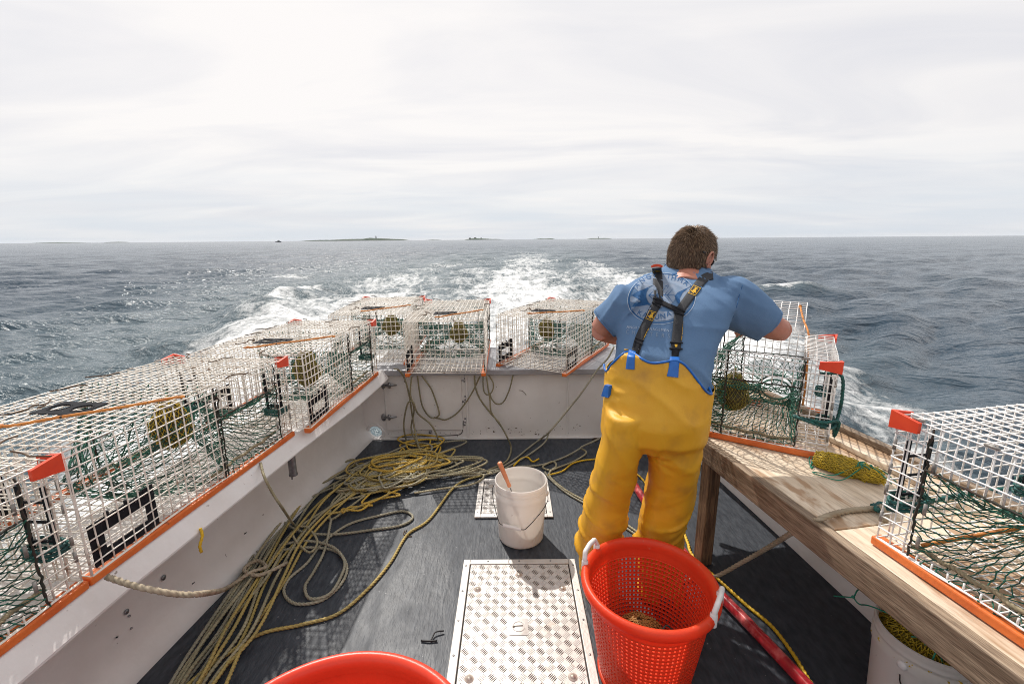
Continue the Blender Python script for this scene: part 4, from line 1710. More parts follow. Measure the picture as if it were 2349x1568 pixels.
proto = make_trap()
tB = place(proto, (-1.605, 1.845), 6.0, CAPZ, "white wire lobster trap in the middle of the left rail, yellow bait bag inside")
tC = place(copy_tree(proto), (-1.440, 2.995), 3.2, CAPZ, "white wire lobster trap at the far end of the left rail, beside the stern corner")
tA = place(copy_tree(proto), (-1.700, 0.685), 3.5, CAPZ, "white wire lobster trap nearest the camera on the left rail, cut by the photo edge")
tE = place(copy_tree(proto), (-0.545, 4.10), -0.5, CAPZ, "white wire lobster trap square across the middle of the stern, end facing the camera", tilt=-1.5)
tF = place(copy_tree(proto), (0.420, 4.135), 29.0, CAPZ, "white wire lobster trap turned askew on the stern, just left of the man", tilt=-1.0)
tD = place(copy_tree(proto), (-1.265, 4.42), -2.0, CAPZ, "white wire lobster trap on the stern corner, half behind the other traps", tilt=-1.0)
TL, OPEN_X = 0.96, (-0.06, 0.36)
tG0 = make_trap(clean=True, open_top=0.35, lid=True, cord='lid', plate=False)
ax = Vector((math.cos(R(-33)), math.sin(R(-33)), 0))
ay = Vector((-ax.y, ax.x, 0))
cG = Vector((1.390, 1.862, 0)) - ax * (TL / 2) + ay * (TW / 2)
place(tG0, (cG.x, cG.y), 90 + 33, BZ + 0.002, "white wire lobster trap with its lid open on the bench in front of the man")
LG = TL
TL, OPEN_X = 1.12, (0.06, 0.46)
tH = make_trap(clean=True, cord='inside', plate=False)
psiH = -9.5
hd = Vector((math.sin(R(psiH)), math.cos(R(psiH)), 0))
rt_ = Vector((hd.y, -hd.x, 0))
cH = Vector((1.170, 1.292, 0)) - hd * (TL / 2) + rt_ * (TW / 2)
place(tH, (cH.x, cH.y), psiH, BZ + 0.002, "clean white wire lobster trap at the right edge, nearest on the wooden bench")

bait_bag(tB, (-0.02, -0.16, TB + THH - .01), (0.20, 0.085), "yellow net bait bag with green string in the middle left-rail trap")
bait_bag(tC, (-0.30, -0.20, TB + THH - .01), (0.22, 0.080), "olive bait bag hanging in the trap at the far end of the left rail", 'olivenet')
bait_bag(tE, (-0.38, -0.10, TB + THH - .01), (0.17, 0.078), "olive yellow bait bag hanging in the trap square across the stern", 'olivenet')
bait_bag(tF, (-0.32, -0.04, TB + THH - .01), (0.17, 0.075), "olive yellow bait bag hanging in the askew trap left of the man", 'olivenet')
bait_bag(tD, (-0.36, -0.16, TB + THH - .01), (0.18, 0.080), "dark olive bait bag hanging in the half hidden stern corner trap", 'olivenet')
bait_bag(tG0, (0.07, -0.17, TB + THH - .12), (0.19, 0.085), "brown and yellow bait bag hanging in the open trap before the man", 'olivenet')

# teal bridle hanging from the outer end of the open trap
mw = Matrix.Translation(tG0.location) @ tG0.rotation_euler.to_matrix().to_4x4()
hx, hy, zt = LG / 2, TW / 2, TB + THH
rope("bridle_rope", [mw @ Vector(p) for p in ((hx - .06, -hy + .06, zt - .07), (hx + .012, -hy + .03, zt - .06), (hx + .030, -hy + .05, zt - .16), (hx + .028, -hy + .07, zt - .26), (hx + .012, -hy + .02, zt - .30),
      (hx - .05, -hy - .012, zt - .285), (hx - .12, -hy - .010, zt - .27), (hx - .13, -hy + .02, zt - .275), (hx - .03, -hy - .016, zt - .27), (hx + .03, -hy + .03, zt - .27), (hx + .026, -hy + .08, zt - .36), (hx + .02, -hy + .05, zt - .30))], 0.0062,
     M['teal'], "teal bridle rope knotted round the end of the open trap")

# ------------------------------------------------------------------ folded net bag lying on the bench
nb = empty("net_bag", atz(1942, 1087, BZ + .001))
tag(nb, "rolled yellow net bag with green draw strings lying on the bench", "net bag")
e0, e1 = atz(1868, 1055, BZ), atz(2018, 1100, BZ)
d_ = (e1 - e0)
aN = math.atan2(d_.y, d_.x)
nb.rotation_euler = (0, 0, aN)
Ln = d_.length


def nb_sec(t):
    wv = 0.042 * (0.35 + 0.75 * math.sin(math.pi * min(1, max(0, t * 0.98 + 0.02))) ** 0.5) * (1.12 - 0.30 * t)
    if 0.60 < t < 0.72:
        wv *= 0.70
    return wv


mb = MB()
rings = []
for k in range(24):
    t = k / 23
    wv = nb_sec(t)
    rings.append([((t - .5) * Ln, wv * math.cos(a) * 0.95, 0.030 + 0.028 * math.sin(a) * (0.5 + wv / .06)) for a in np.linspace(0, 2 * math.pi, 16, endpoint=False)])
mb.loft(rings)
mb.build("folded_net", M['netcore'], nb)
mb = MB()


def Snb(u, v):
    wv = nb_sec(v) * 1.04
    a = 2 * math.pi * u
    return Vector(((v - .5) * Ln * 1.02, wv * math.cos(a), 0.031 + 0.030 * math.sin(a) * (0.5 + wv / .06)))


netting(mb, Snb, 26, 30, r=0.0014, jit=0.0022)
for k in range(60):
    a = rng.uniform(0, 6.28)
    mb.tube([Vector((Ln * .48, .012 * math.cos(a), .02)), Vector((Ln * (.53 + rng.random() * .04), .03 * math.cos(a), .012 + .02 * rng.random()))], 0.0012, 4)
mb.build("net", M['yellownet'], nb)
mb = MB()
mb.tube(spline([(.06, 0.0, .062), (.03, -.02, .055), (-.03, -.07, .010), (-.085, -.085, .006), (-.10, -.098, .006), (-.06, -.105, .006), (0.0, -.085, .006), (.04, -.03, .045), (.06, 0, .064), (.10, -.012, .058), (.15, -.03, .03)], .008), 0.0022, 6)
mb.tube(spline([(.06, 0.0, .064), (.11, .012, .056), (.16, .0, .03)], .008), 0.0022, 6)
for q in range(12):
    a = rng.uniform(0, 6.28)
    mb.tube(spline([(.055, 0, .060), (.055 + .02 * math.cos(a), .02 * math.sin(a), .068), (.055 + .03 * math.cos(a + .8), .03 * math.sin(a + .8), .058)], .006), 0.0022, 5)
for q in range(5):
    a = rng.uniform(0, 6.28)
    mb.tube(spline([(-Ln * .48, 0.01, .03), (-Ln * .55 - .015 * math.cos(a), .02 + .02 * math.sin(a), .022), (-Ln * .52, -.035 - .012 * q * .3, .006), (-Ln * .47, -.05 + .01 * math.sin(a), .006)], .006), 0.0022, 5)
mb.build("draw_string", M['greenline'], nb)

# ------------------------------------------------------------------ buckets


def bucket(loc, label, rz=0.0, tilt=0.0, bail=True, H=0.37, Rr=0.1515):
    root = empty("bucket", loc, rz)
    tag(root, label, "bucket", "white plastic buckets")
    rb = 0.131
    rt = 0.147
    pr = [(0.0, 0.001), (rb - .008, 0.001), (rb, 0.008), (rb + .001, 0.02)]
    pr += [(rb + (rt - rb) * t, 0.02 + (H - .105) * t) for t in np.linspace(0.1, 1, 8)]
    zz = H - .085
    pr += [(rt + .0055, zz + .002), (rt + .0055, zz + .030), (rt + .001, zz + .034), (rt + .001, zz + .044), (rt + .0045, zz + .047), (rt + .0045, zz + .053), (rt + .001, zz + .056), (rt + .001, zz + .066), (rt + .0045, zz + .068), (rt + .0045, zz + .076), (rt + .003, zz + .085), (rt - .001, zz + .087), (rt - .004, zz + .084), (rt - .005, zz + .070), (rt - .006, zz)]
    pr += [(rb - .004 + (rt - rb) * t, 0.01 + (H - .105) * t) for t in np.linspace(1, 0, 6)]
    pr += [(0.0, 0.008)]
    mb = MB()
    mb.lathe(pr, n=56)
    mb.build("body", M['bucket'], root, sharp=50)
    ez = H - .07
    for s in (-1, 1):
        mb = MB()
        mb.ball((s * (rt + .006), 0, ez), (0.010, 0.016, 0.016), 0, 12, 8)
        mb.build("ear", M['handlewhite'], root)
    if bail:
        h = empty("bail", (0, 0, ez))
        h.parent = root
        h.rotation_euler = (R(tilt), 0, 0)
        mb = MB()
        pts = [(-(rt + .012), 0, 0.0), (-(rt + .016), 0, -.03), (-.138, 0, -.10), (-.085, 0, -.19), (-.055, 0, -.212), (.055, 0, -.212), (.085, 0, -.19), (.138, 0, -.10), (rt + .016, 0, -.03), (rt + .012, 0, 0.0)]
        mb.tube(spline(pts, .008), 0.0022, 6)
        mb.build("wire", M['blackrub'], h)
        mb = MB()
        mb.tube([(-.052, 0, -.212), (.052, 0, -.212)], 0.010, 12)
        mb.build("grip", M['handlewhite'], h, sharp=40)
    return root


bc = atz(1195, 1237)
bc = Vector((0.045, 2.388, 0.003))
bk = bucket(bc, "white plastic bucket standing on the deck with the salmon handled tool inside", rz=R(-14), tilt=-48)
for c in bk.children:
    if c.name.startswith("bail"):
        c.rotation_euler = (R(-49), R(6), 0)
# the tool standing in the bucket
tl = empty("bait_iron", bc + Vector((-0.02, 0.0, 0.012)))
tag(tl, "salmon pink handled bait tool leaning in the white bucket", "tool")
tip = Vector((0.035, 0.02, 0.0))
q0 = aty(1168, 1113, bc.y - 0.045) - tl.location
q1 = aty(1146, 1061, bc.y - 0.075) - tl.location
dirn = (q0 - q1).normalized()
mb = MB()
mb.tube([q0 + dirn * 0.24, q0], 0.003, 8)
mb.build("shaft", M['steel'], tl)
mb = MB()
mb.tube([q0 + dirn * .004, q0 - dirn * .012, q0 - dirn * .016, q0.lerp(q1, .4), q0.lerp(q1, .96), q1, q1 - dirn * .004], [.012, .012, .0095, .0125, .0140, .0130, .008], 12)
mb.build("handle", M['salmon'], tl, sharp=50)

b2c = Vector((1.440, 1.315, 0.003))
bk2 = bucket(b2c, "white plastic bucket under the bench stuffed with yellow netting", rz=R(25), tilt=30, H=0.385, Rr=.1515)
for c in bk2.children:
    if c.name.startswith("bail"):
        c.rotation_euler = (R(-8), R(-14), 0)
mb = MB()
rings = []
for k in range(8):
    v = k / 7
    rings.append([((0.140 * math.cos(v * 1.5)) * math.cos(a), (0.140 * math.cos(v * 1.5)) * math.sin(a), 0.32 + 0.055 * math.sin(v * 1.57) + 0.012 * noise.noise((math.cos(a) * 2, math.sin(a) * 2, v * 3))) for a in np.linspace(0, 2 * math.pi, 28, endpoint=False)])
mb.loft(rings)
nt_ = empty("bait_netting", b2c)
tag(nt_, "heap of yellow bait netting with green strings filling the bucket", "netting")
mb.build("net_heap", M['netcore'], nt_)
mb = MB()


def Sh(u, v):
    a = 2 * math.pi * u
    q = 0.144 * math.cos(v * 1.45)
    return Vector((q * math.cos(a), q * math.sin(a), 0.324 + 0.060 * math.sin(v * 1.57) + 0.012 * noise.noise((math.cos(a) * 2, math.sin(a) * 2, v * 3))))


netting(mb, Sh, 60, 14, r=0.0016, jit=0.004)
mb.build("net", M['yellownet'], nt_)
mb = MB()
L2 = nt_.location


def l2(px, py, y):
    return aty(px, py, y) - L2


mb.tube(spline([l2(1913, 1366, 1.42), l2(1940, 1368, 1.42), l2(1958, 1368, 1.40), l2(1968, 1352, 1.42), l2(1990, 1350, 1.46), (-.06, .05, .40), (0, .02, .41)], .008), 0.0024, 6)
mb.tube(spline([l2(1958, 1370, 1.40), l2(1972, 1385, 1.38), l2(2005, 1392, 1.38), (-.02, -.03, .41), (.05, .0, .405)], .008), 0.0024, 6)
mb.ball(l2(1957, 1368, 1.40), 0.006, 0, 8, 6)
for dx in (0, 20):
    mb.tube(spline([(0.02, -.12, .37), l2(2160, 1488, 1.22), l2(2140 + dx, 1510, 1.215), l2(2138 + dx * 1.7, 1530 + dx * .8, 1.215)], .008), 0.0026, 6)
for k in range(6):
    a = rng.uniform(0, 6.28)
    mb.tube(spline([(.1 * math.cos(a), .1 * math.sin(a), .395), (.06 * math.cos(a + .6), .06 * math.sin(a + .6), .41), (.05 * math.cos(a + 2), .05 * math.sin(a + 2), .405)], .008), 0.0024, 5)
mb.build("draw_string", M['greenline'], nt_)

# ------------------------------------------------------------------ perforated baskets


def basket(loc, Rt, Rb, H, label, m, rz, ncol=76, nrow=19, handles=True, hole_from=0.06, hole_to=0.86):
    root = empty("fish_basket", loc, rz)
    tag(root, label, "basket", "orange red fish baskets")

    def rad(z):
        return Rb + (Rt - .012 - Rb) * (z / H) ** 0.9
    th = 0.0035
    ncv = ncol * 2
    azs = []
    for i in range(ncol):
        azs += [i * 2 * math.pi / ncol, (i + 0.56) * 2 * math.pi / ncol]
    z0, z1 = H * hole_from, H * hole_to
    zs = [0.0, z0]
    pitch = (z1 - z0) / nrow
    zs = [0.0]
    for j in range(nrow):
        zs += [z0 + j * pitch, z0 + (j + .54) * pitch]
    zs += [z1, H - 0.004]
    vs, fs = [], []
    for k, z in enumerate(zs):
        for a in azs:
            r_ = rad(z)
            vs.append((r_ * math.cos(a), r_ * math.sin(a), z))
    for k in range(len(zs) - 1):
        band = 1 <= k < len(zs) - 2 and (k % 2 == 1)
        for i in range(ncv):
            if band and i % 2 == 1:
                continue
            i2 = (i + 1) % ncv
            fs.append((k * ncv + i, k * ncv + i2, (k + 1) * ncv + i2, (k + 1) * ncv + i))
    mb = MB()
    mb.add(vs, fs)
    # floor
    bn = len(mb.v)
    mb.add([(0, 0, 0.002)] + [(rad(0) * math.cos(a), rad(0) * math.sin(a), 0.002) for a in azs], [(0, 1 + (i + 1) % ncv, 1 + i) for i in range(ncv)])
    o = mb.build("perforated_body", m, root, smooth=False)
    sd = o.modifiers.new("thickness", 'SOLIDIFY')
    sd.thickness = th
    sd.offset = 1
    # raised hoops inside and base band
    mb = MB()
    for j in range(0, nrow):
        z = z0 + (j + .77) * pitch
        r_ = rad(z) - th * .5
        mb.tube([(r_ * math.cos(a), r_ * math.sin(a), z) for a in np.linspace(0, 2 * math.pi, 90, endpoint=False)], 0.0030, 6, closed=True)
    mb.build("hoops", m, root)
    mb = MB()
    pr = [(Rt - .018, H - .028), (Rt - .008, H - .032), (Rt + .004, H - .030), (Rt + .012, H - .020), (Rt + .015, H - .006), (Rt + .012, H + .008), (Rt + .003, H + .016), (Rt - .008, H + .014), (Rt - .016, H + .004), (Rt - .018, H - .012), (Rt - .018, H - .028)]
    mb.lathe(pr, n=96)
    mb.build("rim", m, root)
    mb = MB()
    mb.lathe([(Rb - .006, 0), (Rb + .010, 0), (Rb + .014, .006), (Rb + .016, H * hole_from - .003), (Rb + .008, H * hole_from), (Rb - .004, H * hole_from)], n=80)
    mb.build("base_band", m, root)
    if handles:
        for s in (1, -1):
            mb = MB()
            hw = 0.058
            pts = [(s * (Rt - .002), -hw, H - .012), (s * (Rt - .001), -hw, H + .03), (s * (Rt + .004), -hw + .014, H + .055), (s * (Rt + .006), 0, H + .060), (s * (Rt + .004), hw - .014, H + .055), (s * (Rt - .001), hw, H + .03), (s * (Rt - .002), hw, H - .012)]
            P = []
            for i in range(len(pts) - 1):
                a, b_ = Vector(pts[i]), Vector(pts[i + 1])
                for t in (0, .33, .66):
                    P.append(a.lerp(b_, t))
            P.append(Vector(pts[-1]))
            mb.tube(spline(P, .006), 0.0098, 10)
            for q in (pts[0], pts[-1]):
                mb.lathe([(0.013, -.01), (0.013, .036), (0.010, .040)], n=12, center=q)
            mb.build("handle", M['handlewhite'], root)
    return root, rad


bkc = Vector((0.520, 1.505, 0.004))
bask, brad = basket(bkc, 0.244, 0.166, 0.43, "perforated orange red basket with white handles standing behind the man", M['basket'], R(-34))
# marker strokes under its rim (faded letters)
mb = MB()


def bpt(px, py):
    d = ray(px, py)
    t_ = 0.8
    while t_ < 3:
        p = CAMP + d * t_ - bkc
        if 0 < p.z < 0.43 and math.hypot(p.x, p.y) < brad(p.z) + 0.0062:
            return p
        t_ += 0.0012
    return None


zx = lambda X, Y: ((1500 + X / 11.745) * .9396, (1500 + Y / 11.745) * .9396)
for st in (((520, 262), (590, 300), (570, 335), (480, 310)), ((665, 300), (680, 375), (740, 405), (800, 355)), ((900, 385), (925, 440), (920, 470)), ((925, 440), (1030, 410)), ((1100, 495), (1140, 430), (1255, 455)), ((1140, 430), (1225, 500)), ((1400, 465), (1410, 480)), ((1470, 465), (1475, 500), (1500, 520)), ((1870, 460), (1875, 475)), ((1965, 445), (1925, 475))):
    P = [bpt(*zx(*q)) for q in st]
    P = [p for p in P if p is not None]
    if len(P) > 1:
        mb.tube(P, 0.0026, 5)
if mb.n:
    mi_ = Matrix.Rotation(-bask.rotation_euler[2], 4, 'Z')
    mb.v = [tuple(mi_ @ Vector(p)) for p in mb.v]
    mb.build("marker_letters", M['marker'], bask)
tubc = Vector((-0.385, 0.660, 0.004))
basket(tubc, 0.320, 0.24, 0.655, "large orange red basket rim at the bottom edge, cut by the photo", M['tub'], R(5), ncol=72, nrow=24, handles=True)
# brown mesh bag inside the basket
mbag = empty("mesh_bag", bkc + Vector((-0.02, 0.02, 0.0085)))
tag(mbag, "brown mesh bait bag lying inside the perforated orange red basket", "mesh bag")
mb = MB()
rings = []


def mbp(u, v, k):
    a = 2 * math.pi * u
    t = math.pi * v
    q = k * (1 + 0.10 * noise.noise((math.cos(a) * 1.4, math.sin(a) * 1.4, v * 3)))
    return Vector((0.105 * q * math.sin(t) * math.cos(a), 0.090 * q * math.sin(t) * math.sin(a), 0.115 - 0.115 * k * math.cos(t)))


mb.loft([[mbp(j / 22, min(max(i / 12, .02), .98), 0.96) for j in range(22)] for i in range(13)])
M['baitbrown'] = mat("brown_bait", (0.26, 0.12, 0.06), (0.17, 0.09, 0.035), scale=30, rough=0.5, bump=0.5, bscale=60)
mb.build("bait", M['baitbrown'], mbag)
mb = MB()
netting(mb, lambda u, v: mbp(u, 0.03 + v * .94, 1.02), 34, 22, r=0.0019, jit=0.0018)
M['brownnet'] = mat("brown_mesh", (0.42, 0.20, 0.045), (0.30, 0.15, 0.04), scale=30, rough=0.6)
mb.build("net", M['brownnet'], mbag)
mb = MB()
mb.tube(spline([(.07, -.03, .19), (.10, -.05, .21), (.125, -.04, .19), (.12, -.02, .14), (.10, -.03, .10)], .008), 0.0025, 6)
mb.tube(spline([(.08, -.02, .19), (.11, .0, .20), (.135, -.01, .17), (.14, -.02, .10)], .008), 0.0025, 6)
mb.build("draw_string", M['teal'], mbag)

# ------------------------------------------------------------------ ropes on the deck and transom
GR = "ropes lying on the deck"
HR = "rope ends hanging from the stern traps"
TYR = 3.745
c3 = lambda X, Y: (751.7 + .3 * X, 639 + .3 * Y)


def ty(lst, y=3.66, z0=None):
    return [('y', *c3(*p), y) for p in lst]


def passes(ends_near, ends_far, ctrl, n, spread, zlift, seed):
    """one long line laid back and forth n times along ctrl, with bights at both ends"""
    g = random.Random(seed)
    pts = []
    for i in range(n):
        off = (i - (n - 1) / 2) / max(1, n) * 1.0
        row = []
        for k, (px, py, wd) in enumerate(ctrl):
            o_ = (off * wd + g.gauss(0, wd * 0.10)) * spread
            dx, dy = (0.86, 0.5)
            p = atz(px + dx * o_, py + dy * o_ * 0.6, 0.012 + zlift * g.random())
            row.append(p)
        if i % 2:
            row = row[::-1]
        pts += row
    return pts


def coil(cx, cy, rx, ry, n, seed, z0=0.015, dz=0.010, drift=(0, 0), rot=0.4):
    """loose uneven loops thrown down on top of each other (px centre, radii in metres)"""
    g = random.Random(seed)
    c0 = atz(cx, cy, 0)
    pts = []
    for i in range(n * 7):
        a = i / 7 * 2 * math.pi
        t = i / (n * 7)
        k = 1 + 0.35 * math.sin(a * 0.37 + seed) + g.gauss(0, .05)
        ra = rot + 0.5 * math.sin(t * 6 + seed)
        x, y = rx * k * math.cos(a), ry * k * math.sin(a)
        pts.append(Vector((c0.x + drift[0] * t + x * math.cos(ra) - y * math.sin(ra) + 0.03 * g.gauss(0, 1), c0.y + drift[1] * t + x * math.sin(ra) + y * math.cos(ra) + 0.03 * g.gauss(0, 1), z0 + dz * (i / 7) * 0.6 + 0.012 * abs(math.sin(a * .5 + seed)))))
    return pts


ctrl = [(380, 1700, 150), (455, 1560, 150), (540, 1430, 120), (610, 1310, 95), (668, 1215, 80), (740, 1130, 110), (830, 1070, 120)]
p1 = passes(None, None, ctrl, 5, 1.0, 0.03, 3)
rope("rope", p1 + coil(905, 1085, 0.27, 0.11, 6, 5, z0=0.02, drift=(-0.10, -.05), rot=0.5), 0.0070, M['ropegrey'], "grey rope laid in long strands and heaped in coils by the left wall", group=GR, jitter=0.004)
p2 = passes(None, None, [(x + 16, y + 8, wd * .9) for x, y, wd in ctrl], 5, 0.95, 0.05, 8)
rope("rope", p2 + coil(860, 1115, 0.22, 0.09, 4, 9, z0=0.03, drift=(0.1, .12), rot=0.7), 0.0068, M['ropeolive'], "olive yellow rope in long strands running to the lower left corner", group=GR, jitter=0.004)
p3 = passes(None, None, [(x - 34, y - 2, wd * .5) for x, y, wd in ctrl[:6]], 5, 1.0, 0.02, 14)
rope("rope", p3 + coil(960, 1060, 0.30, 0.12, 6, 21, z0=0.02, drift=(-.25, -.15), rot=0.35), 0.0066, M['ropepale'], "pale grey rope nearest the left wall, coiled at the far end of the heap", group=GR, jitter=0.004)
rope("rope", coil(830, 1160, 0.21, 0.085, 5, 33, z0=0.025, drift=(0.25, 0.42), rot=0.6) + coil(1000, 1070, 0.16, 0.07, 3, 35, z0=0.03), 0.0068, M['ropeolive'], "olive rope looped loosely on top of the big heap", group=GR, jitter=0.003)
rope("rope", coil(800, 1190, 0.15, 0.07, 3, 41, z0=0.02, drift=(.3, .5), rot=0.8) + coil(960, 1045, 0.17, 0.10, 4, 44, z0=0.03, drift=(.0, .2)), 0.0062, M['ropeyel'], "yellow rope tangled through the middle of the heap", group=GR, jitter=0.003)
rope("rope", coil(900, 1120, 0.19, 0.08, 3, 51, z0=0.05, drift=(.12, .2), rot=0.2) + [atz(1060, 1085, .03), atz(1110, 1090, .02), atz(1085, 1110, .02), atz(1010, 1120, .02), atz(950, 1130, .015)], 0.0066, M['ropegrey'], "grey rope ending in a flat loop beside the small hatch", group=GR, jitter=0.003)
rope("rope", coil(1010, 1075, 0.24, 0.10, 5, 61, z0=0.03, drift=(0.10, -.10), rot=0.2) + [atz(1100, 1075, .03), atz(1130, 1085, .02)], 0.0068, M['ropegrey'], "grey rope thrown in wide loops at the right end of the heap", group=GR, jitter=0.004)
rope("rope", coil(900, 1070, 0.25, 0.13, 5, 67, z0=0.05, drift=(0.15, -.15), rot=0.5), 0.0068, M['ropeolive'], "olive rope in round loops on the crown of the heap", group=GR, jitter=0.004)
rope("rope", coil(850, 1120, 0.20, 0.10, 4, 73, z0=0.05, drift=(0.25, .1), rot=0.7), 0.0066, M['ropepale'], "pale grey rope in small loops on the near side of the heap", group=GR, jitter=0.004)
rope("rope", coil(800, 1150, 0.20, 0.09, 5, 83, z0=0.02, drift=(0.2, .35), rot=0.9), 0.0066, M['ropegrey'], "grey rope in tight loops where the strands meet the heap", group=GR, jitter=0.004)
rope("rope", coil(940, 1090, 0.22, 0.12, 4, 91, z0=0.06, drift=(-.15, .1), rot=0.3), 0.0064, M['ropeyel'], "yellow rope looped over the right half of the heap", group=GR, jitter=0.004)
# the clear yellow line running forward across the deck
rope("rope", ptl([('z', 1125, 1085, .012), ('z', 1050, 1110, .014), ('z', 985, 1190, .009), ('z', 935, 1225, .009), ('z', 895, 1290, .008), ('z', 842, 1352, .008), ('z', 775, 1407, .008), ('z', 690, 1432, .008), ('z', 600, 1452, .010), ('z', 520, 1500, .014), ('z', 430, 1570, .016), ('z', 350, 1660, .014)]), 0.0072, M['ropeolive'], "single yellow rope sweeping across the open black deck", group=GR)
# grey bight and the big double loop
rope("rope", ptl([('z', 640, 1190, .03), ('z', 690, 1218, .03), ('z', 760, 1225, .015), ('z', 850, 1215, .009), ('z', 920, 1204, .009), ('z', 947, 1186, .009), ('z', 925, 1172, .009), ('z', 870, 1182, .009), ('z', 800, 1202, .01), ('z', 740, 1245, .012),
      ('z', 705, 1290, .01), ('z', 662, 1328, .008), ('z', 652, 1360, .008), ('z', 680, 1384, .008), ('z', 740, 1375, .008), ('z', 785, 1335, .008), ('z', 795, 1295, .008), ('z', 768, 1262, .012), ('z', 700, 1255, .02), ('z', 640, 1262, .03)]), 0.0070, M['ropepale'], "pale grey rope forming the wide open loop on the deck", group=GR)
rope("rope", ptl([('z', 760, 1190, .03), ('z', 745, 1260, .02), ('z', 720, 1310, .016), ('z', 700, 1345, .016), ('z', 712, 1372, .016), ('z', 755, 1362, .02), ('z', 782, 1322, .02), ('z', 790, 1285, .02), ('z', 760, 1252, .028), ('z', 700, 1240, .03), ('z', 640, 1250, .03)]), 0.0070, M['ropepale'], "pale grey rope doubled inside the wide open loop", group=GR)
# lines tied up to the left rail
rope("rope", [atz(598, 1062, .650)] + ptl([('y', 606, 1092, 1.98), ('y', 625, 1130, 1.98), ('y', 650, 1168, 2.02), ('z', 672, 1200, .06), ('z', 684, 1212, .05), ('z', 672, 1225, .05), ('z', 686, 1248, .04), ('z', 712, 1266, .04), ('z', 728, 1240, .04), ('z', 706, 1210, .045), ('z', 680, 1206, .055)]), 0.0058, M['ropegrey'], "thin grey rope hanging from the rail and knotted to the bundle", group="ropes tied to the left rail")
rope("rope", ptl([('y', 246, 1322, 1.255), ('y', 300, 1340, 1.24), ('y', 350, 1352, 1.24), ('y', 410, 1362, 1.26), ('y', 470, 1360, 1.32), ('z', 520, 1348, .10), ('z', 575, 1312, .06), ('z', 610, 1300, .05), ('z', 590, 1285, .05), ('z', 560, 1305, .05), ('z', 595, 1318, .05), ('z', 660, 1290, .04)]), 0.0085, M['ropetan'], "thick fuzzy tan rope tied under the nearest left trap", group="ropes tied to the left rail")
rope("rope_end", [Vector((LC(1.62) + .004, 1.62, .60)), Vector((LC(1.62) + .010, 1.615, .57)), Vector((LC(1.61) + .006, 1.60, .535)), Vector((LC(1.6) + .008, 1.60, .505))], 0.0052, M['ropebright'], "short bright yellow rope end hanging below the left rail")
# lines hanging over the transom
rope("hanging_rope", ptl(ty([(505, 690), (545, 700), (590, 770), (625, 900), (648, 1050)]) + [('y', *c3(672, 1180), 3.55), ('z', *c3(720, 1330), .06), ('z', 1010, 1065, .03)]), 0.0068, M['ropedark'], "grey rope draped over the transom at the left of the stern trap", group=HR)
rope("hanging_rope", ptl(ty([(642, 748), (632, 880), (660, 1000), (640, 1150)], 3.64) + [('z', *c3(700, 1320), .06), ('z', 940, 1080, .03)]), 0.0065, M['ropedark'], "olive rope falling straight from the left corner of the stern trap", group=HR)
rope("hanging_rope", ptl(ty([(612, 950), (588, 1050), (583, 1150), (610, 1260)], 3.62) + [('z', *c3(660, 1345), .05), ('z', 985, 1075, .03)]), 0.0065, M['ropedark'], "olive rope hanging in a narrow loop above the heap", group=HR)
rope("hanging_rope", ptl(ty([(600, 985), (622, 940), (655, 945), (690, 1030), (785, 1110), (835, 1200), (852, 1290)], 3.62) + [('z', *c3(860, 1400), .05), ('z', 960, 1060, .04)]), 0.0065, M['ropedark'], "grey rope with two knots falling from the transom to the heap", group=HR)
rope("hanging_rope", ptl(ty([(686, 740), (700, 850), (720, 960), (760, 1035), (805, 1065), (845, 1050), (852, 1020), (825, 930), (790, 840), (740, 770), (718, 738)], 3.70)), 0.0060, M['ropedark'], "thin olive rope hanging as a long loop on the transom", group=HR)
rope("hanging_rope", ptl(ty([(812, 1060), (850, 1068), (905, 1076), (985, 1030), (1060, 940), (1120, 840), (1165, 745)], 3.71)), 0.0058, M['ropedark'], "thin olive rope swinging up to the right from the long loop", group=HR)
rope("hanging_rope", ptl(ty([(1122, 738), (1130, 830), (1165, 920), (1240, 1020)], 3.69) + ty([(1310, 1100)], 3.62) + [('y', *c3(1372, 1210), 3.52), ('z', *c3(1402, 1290), .012), ('z', *c3(1392, 1350), .012), ('z', 1158, 1060, .012), ('z', 1120, 1078, .02)]), 0.0068, M['ropedark'], "grey rope running from under the stern trap down onto the deck", group=HR)
rope("hanging_rope", ptl(ty([(1214, 742), (1225, 830), (1240, 920), (1248, 1010), (1290, 1080), (1340, 1150)], 3.66) + [('z', *c3(1395, 1255), .02)]), 0.0058, M['ropedark'], "thin olive rope joining the grey rope from the stern trap gap", group=HR)
rope("hanging_rope", ptl(ty([(1188, 742), (1188, 810), (1195, 860), (1215, 885), (1240, 880), (1262, 850), (1266, 800), (1240, 750), (1232, 738)], 3.70)), 0.0052, M['ropedark'], "small knotted rope loop between the two stern traps", group=HR)
rope("hanging_rope", ptl(ty([(1240, 880), (1255, 920), (1290, 955), (1340, 945), (1385, 860), (1412, 760), (1422, 705)], 3.71)), 0.0055, M['ropedark'], "thin grey rope swagged below the askew stern trap", group=HR)
